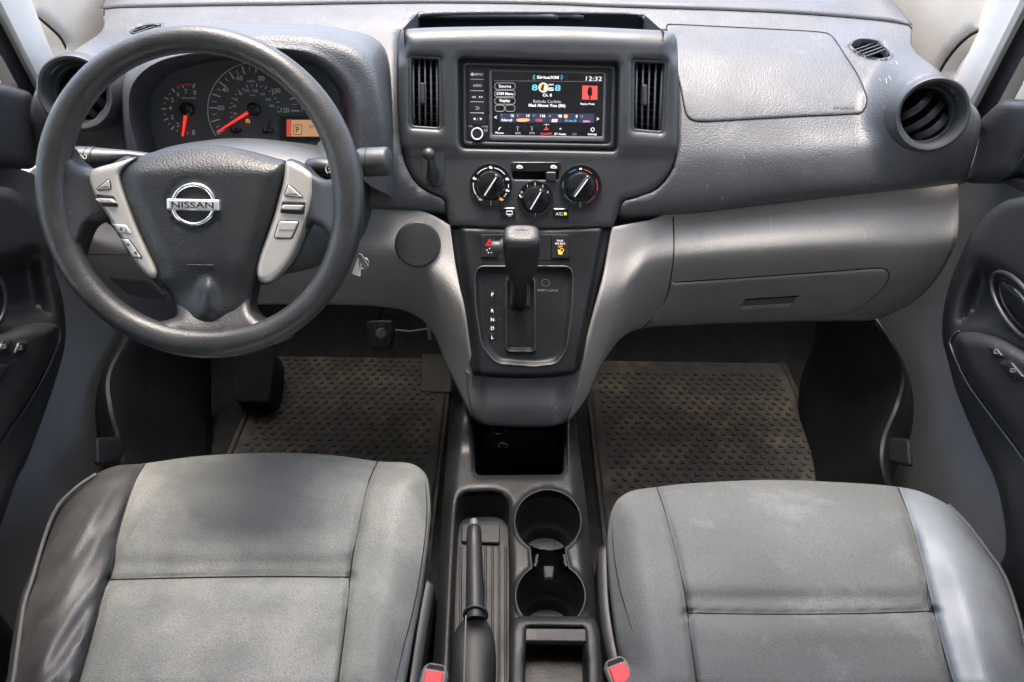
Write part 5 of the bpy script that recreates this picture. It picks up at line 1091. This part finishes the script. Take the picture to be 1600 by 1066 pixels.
# ================================================================== DOORS
def X(x): return Fr((x, .9, .6), (-np.sign(x), 0, 0))
dl = thing('front_door', (-.78, .8, .0), 'driver door inner trim with dark armrest and window switches at the left edge', 'car door', 'front doors')
XG = X(-.80)
relief('trim_panel', XG, rp([(-260, 262), (0, 258), (48, 268), (76, 290), (250, 330), (300, 560), (240, 760), (60, 1130), (-260, 1130)], 20), lambda uv, d: .03*sm((250-uv[:, 1]+60)/200)+.0*d+.012*np.sin(uv[:, 1]/130), 'door_grey', dl, step=16, skirt=(-.02, 0, 0))
XD = X(-.735)
ml = cs([(-200, 300), (-60, 284), (0, 291), (23, 297), (49, 319), (68, 349), (81, 390), (86, 425), (95, 455), (102, 496), (102, 535), (90, 585), (68, 650), (40, 724), (27, 748), (0, 826), (-40, 930), (-200, 1100)])
rcl = cs([(-160, 470), (-60, 405), (-10, 398), (40, 382), (60, 384), (74, 398), (82, 430), (88, 470), (90, 500), (78, 506), (0, 522), (-100, 560)])
def mlh(uv, d):
    h = rounded(.025, 14)(uv, d); i_ = inside(uv, rcl); dr = pdist(uv, rcl); return np.where(i_, h-.032*sm(dr/44), h)
modl = relief('dark_insert', XD, ml, mlh, 'door_dark', dl, step=7, skirt=(-.04, 0, 0), bvh=True)
tube('handle_bezel', X(-.70).on(circ(-20, 470, 28, 32, ry=44), .0), .004, 'black', dl, closed=True, seg=8)
relief('door_handle', X(-.71), circ(-20, 470, 22, ry=36), rounded(.015, 14), 'gloss', dl, step=6, skirt=.01)
aml = cs([(-120, 560), (0, 522), (50, 506), (80, 505), (90, 512), (88, 530), (70, 575), (40, 630), (0, 690), (-60, 780), (-200, 800)])
al = relief('armrest', X(-.705), aml, rounded(.028, 22), 'door_dark', dl, step=6, skirt=(-.05, 0, 0), bvh=True); AL = Surf(al)
tube('armrest_edge', Surf(modl).on(cr([(82, 508), (91, 516), (88, 540), (70, 582), (40, 634), (0, 692)], 6), .002), .0016, 'bezel', dl, seg=6)
def switch(S_, pts, par, sym=True, nm='window_switch'):
    relief('switch_well', S_, rp([np.mean(pts, 0)+(np.array(p)-np.mean(pts, 0))*1.25 for p in pts], 3), rounded(.0008, 2), 'void', par, step=5, skirt=.002, ins=(1,))
    q = relief(nm, S_, rp(pts, 2), rounded(.0032, 3), 'black', par, step=4, skirt=.002, edge=2, ins=(1, 2)); c_ = np.mean(pts, 0)
    n_ = S_.nrm(*c_); f = Fr(S_.on([c_])[0]+n_*.0036, n_); tube('switch_symbol', f.on(rr(c_[0]-4, c_[1]-3, c_[0]+3, c_[1]+2.5, 1)), .0004, 'print_dim', q, closed=True, seg=4); tick(c_+(-.5, 2), 0, 4, 90, .6, 'print_dim', q, f, .001, 'switch_symbol')
switch(AL, [(0, 533), (16, 531), (13, 550), (-6, 552)], dl); switch(AL, [(27, 535), (43, 534), (36, 552), (19, 554)], dl, nm='lock_switch'); switch(AL, [(-8, 570), (14, 571), (2, 592), (-22, 592)], dl)
dr_ = thing('front_door', (.78, .8, .0), 'passenger door inner trim with dark armrest and two switches at the right edge', 'car door', 'front doors')
XGr = X(.80)
relief('trim_panel', XGr, rp([(1860, 262), (1620, 262), (1570, 272), (1520, 280), (1506, 287), (1350, 330), (1300, 500), (1360, 700), (1560, 1130), (1860, 1130)], 20), lambda uv, d: .03*sm((310-uv[:, 1])/200)+.012*np.sin(uv[:, 1]/130), 'door_grey', dr_, step=16, skirt=(.02, 0, 0))
mr = cs([(1800, 300), (1660, 292), (1600, 307), (1569, 315), (1540, 336), (1517, 366), (1506, 388), (1487, 433), (1475, 480), (1472, 525), (1480, 560), (1493, 608), (1506, 642), (1534, 706), (1556, 754), (1569, 815), (1571, 860), (1562, 910), (1600, 1060), (1800, 1120)])
rcr = cs([(1800, 560), (1680, 470), (1600, 432), (1559, 406), (1531, 398), (1516, 404), (1502, 432), (1490, 470), (1486, 512), (1500, 518), (1545, 522), (1600, 545), (1700, 600)])
def mrh(uv, d):
    h = rounded(.025, 14)(uv, d); i_ = inside(uv, rcr); dr2 = pdist(uv, rcr); return np.where(i_, h-.032*sm(dr2/44), h)-.03*sm((uv[:, 1]-640)/200)
XDr = X(.735); modr = relief('dark_insert', XDr, mr, mrh, 'door_dark', dr_, step=7, skirt=(.04, 0, 0), bvh=True)
tube('handle_bezel', X(.70).on([(1590+42*math.cos(a)*.9+14*math.sin(a), 480+50*math.sin(a)+20*math.cos(a)) for a in np.linspace(0, 2*np.pi, 36, endpoint=False)]), .004, 'black', dr_, closed=True, seg=8)
relief('door_handle', X(.71), [(1590+36*math.cos(a)*.9+12*math.sin(a), 480+42*math.sin(a)+17*math.cos(a)) for a in np.linspace(0, 2*np.pi, 36, endpoint=False)], rounded(.012, 14), 'gloss', dr_, step=6, skirt=.01)
amr = cs([(1490, 538), (1497, 522), (1515, 519), (1540, 522), (1570, 532), (1620, 560), (1760, 640), (1760, 840), (1660, 800), (1586, 692), (1550, 645), (1514, 594), (1496, 562)])
ar = relief('armrest', X(.705), amr, rounded(.028, 22), 'door_dark', dr_, step=6, skirt=(.05, 0, 0), bvh=True); AR = Surf(ar)
tube('armrest_edge', Surf(modr).on(cr([(1500, 517), (1488, 528), (1489, 545), (1512, 596), (1550, 650), (1586, 697), (1620, 745)], 6), .002), .0014, 'lid', dr_, seg=6)
switch(AR, [(1545, 543), (1558, 542), (1569, 557), (1556, 558)], dr_, nm='lock_switch'); switch(AR, [(1562, 568), (1582, 565), (1603, 590), (1584, 594)], dr_)
for s_, par in ((-1, dl), (1, dr_)):                      # the doors go on behind the part in view
    box('rear_insert', (min(s_*.73, s_*.79), -.25, .02), (max(s_*.73, s_*.79), .575, .76), 'door_dark', par, bev=.02)
    box('rear_armrest', (min(s_*.665, s_*.74), -.10, .46), (max(s_*.665, s_*.74), .56, .53), 'door_dark', par, bev=.02)
# lower belt, mirror covers, window line
for s_, xs in ((-1, -.745), (1, .745)):
    par = dl if s_ < 0 else dr_
    o_ = cs([(-60, 118), (0, 129), (26, 137), (50, 150), (56, 190), (60, 240), (52, 262), (30, 264), (0, 258), (-80, 250)]) if s_ < 0 else cs([(1690, 150), (1600, 155), (1578, 155), (1561, 161), (1542, 178), (1528, 195), (1530, 215), (1520, 255), (1508, 282), (1530, 287), (1562, 280), (1584, 273), (1604, 238), (1690, 120)])
    relief('mirror_cover', X(xs), o_, rounded(.018, 16), 'door_dark', par, step=7, skirt=(s_*.03, 0, 0))
wedge = relief('belt_seal', X(.75), rp([(1563, 284), (1584, 276), (1640, 300), (1640, 340), (1600, 300)], 3), rounded(.006, 3), 'seal', dr_, step=6, skirt=(.02, 0, 0))
# pillars
def pillar(nm, x, poly, mat, label, cat, grp, H=.01, k=12, xs=.02, r=4, hol=()):
    f = X(x); c = f.on(poly).mean(0); t = thing(nm, c, label, cat, grp); s_ = np.sign(x)
    relief('trim_cover', f, rp(poly, r), rounded(H, k), mat, t, step=8, skirt=(s_*xs, 0, 0), holes=hol); return t
pillar('windscreen_pillar', -.765, [(-90, -160), (-20, -160), (49, 0), (85, 93), (106, 175), (62, 146), (0, 26), (-40, -60)], 'trim', 'light grey windscreen pillar trim at the top left corner', 'pillar trim', 'windscreen pillars', .022, 16)
pillar('windscreen_pillar', .765, [(1690, -160), (1620, -160), (1548, 0), (1528, 52), (1490, 131), (1496, 175), (1522, 170), (1600, 20), (1650, -80)], 'trim', 'light grey windscreen pillar trim at the top right corner', 'pillar trim', 'windscreen pillars', .022, 16)
pillar('door_frame', -.775, [(-120, -60), (0, 20), (68, 146), (74, 185), (46, 200), (24, 132), (0, 88), (-120, -10)], 'seal', 'black door frame seal left of the grey pillar at the left edge', 'door frame', 'door frames', .006, 4)
pillar('door_frame', .775, [(1720, -100), (1600, 15), (1516, 168), (1520, 215), (1545, 190), (1561, 163), (1600, 90), (1720, 10)], 'seal', 'black door frame seal right of the grey pillar at the right edge', 'door frame', 'door frames', .006, 4)
pillar('quarter_panel', -.80, [(20, -90), (300, -200), (330, -40), (190, 60), (107, 120), (101, 71), (92, 57), (76, 42), (60, 29), (48, 22)], 'beige', 'beige moulded trim below the windscreen, left of the dashboard', 'corner trim', 'corner trims', .014, 20, .03)
pillar('quarter_panel', .80, [(1560, -60), (1531, 49), (1518, 54), (1500, 69), (1482, 90), (1469, 112), (1470, 140), (1420, 130), (1370, 20), (1300, -40), (1320, -200)], 'beige', 'beige moulded trim below the windscreen, right of the dashboard', 'corner trim', 'corner trims', .014, 20, .03)
for pts, x, lb in (([(52, 20), (76, 41.5), (92, 56.5), (101, 71), (107, 84)], -.797, 'thin black seal curving round the left quarter window'), ([(1532, 48), (1518, 54.5), (1500, 69.5), (1482, 91), (1467, 115)], .797, 'thin black seal curving round the right quarter window')):
    q = X(x).on(cr(pts, 6), .002); t = thing('window_seal', q[2], lb, 'window seal', 'quarter window seals'); tube('seal', q, .0022, 'seal', t, seg=6)
# outside mirrors
for s_, uv, x in ((-1, (2, 108), -.93), (1, (1590, 128), .93)):
    o = P(uv[0], uv[1], x=x); t = thing('wing_mirror', o, 'white wing mirror housing outside the %s door window' % ('left' if s_ < 0 else 'right'), 'wing mirror', 'wing mirrors')
    bm_ = bmesh.new(); bmesh.ops.create_uvsphere(bm_, u_segments=32, v_segments=20, radius=1)
    for v_ in bm_.verts:
        c = v_.co; v_.co = Vector((math.copysign(abs(c.x)**.6, c.x)*.11, math.copysign(abs(c.y)**.7, c.y)*.06, math.copysign(abs(c.z)**.65, c.z)*.12))+Vector(o)+Vector((s_*.03, 0, 0))
    V = [v_.co[:] for v_ in bm_.verts]; F_ = [tuple(q.index for q in f.verts) for f in bm_.faces]; bm_.free()
    mk('housing', V, F_, 'white_paint', t, flip=False)
    lathe('mirror_glass', np.array(o)+np.array([s_*.03, -.058, 0]), (0, -1, 0), [(.09, 0), (.088, .004), (.001, .004)], 'chrome', t, cap=False)
for s_, par in ((-1, dl), (1, dr_)):
    x = s_*.80; mk('window_pane', [(x, -.1, .74), (x, 1.10, .80), (x, .98, 1.10), (x, .74, 1.40), (x, -.1, 1.42), (x+s_*.004, -.1, .74), (x+s_*.004, 1.10, .80), (x+s_*.004, .98, 1.10), (x+s_*.004, .74, 1.40), (x+s_*.004, -.1, 1.42)], [(0, 1, 2, 3, 4), (9, 8, 7, 6, 5)], 'pane', par, smooth=False, flip=False)
finish_text()
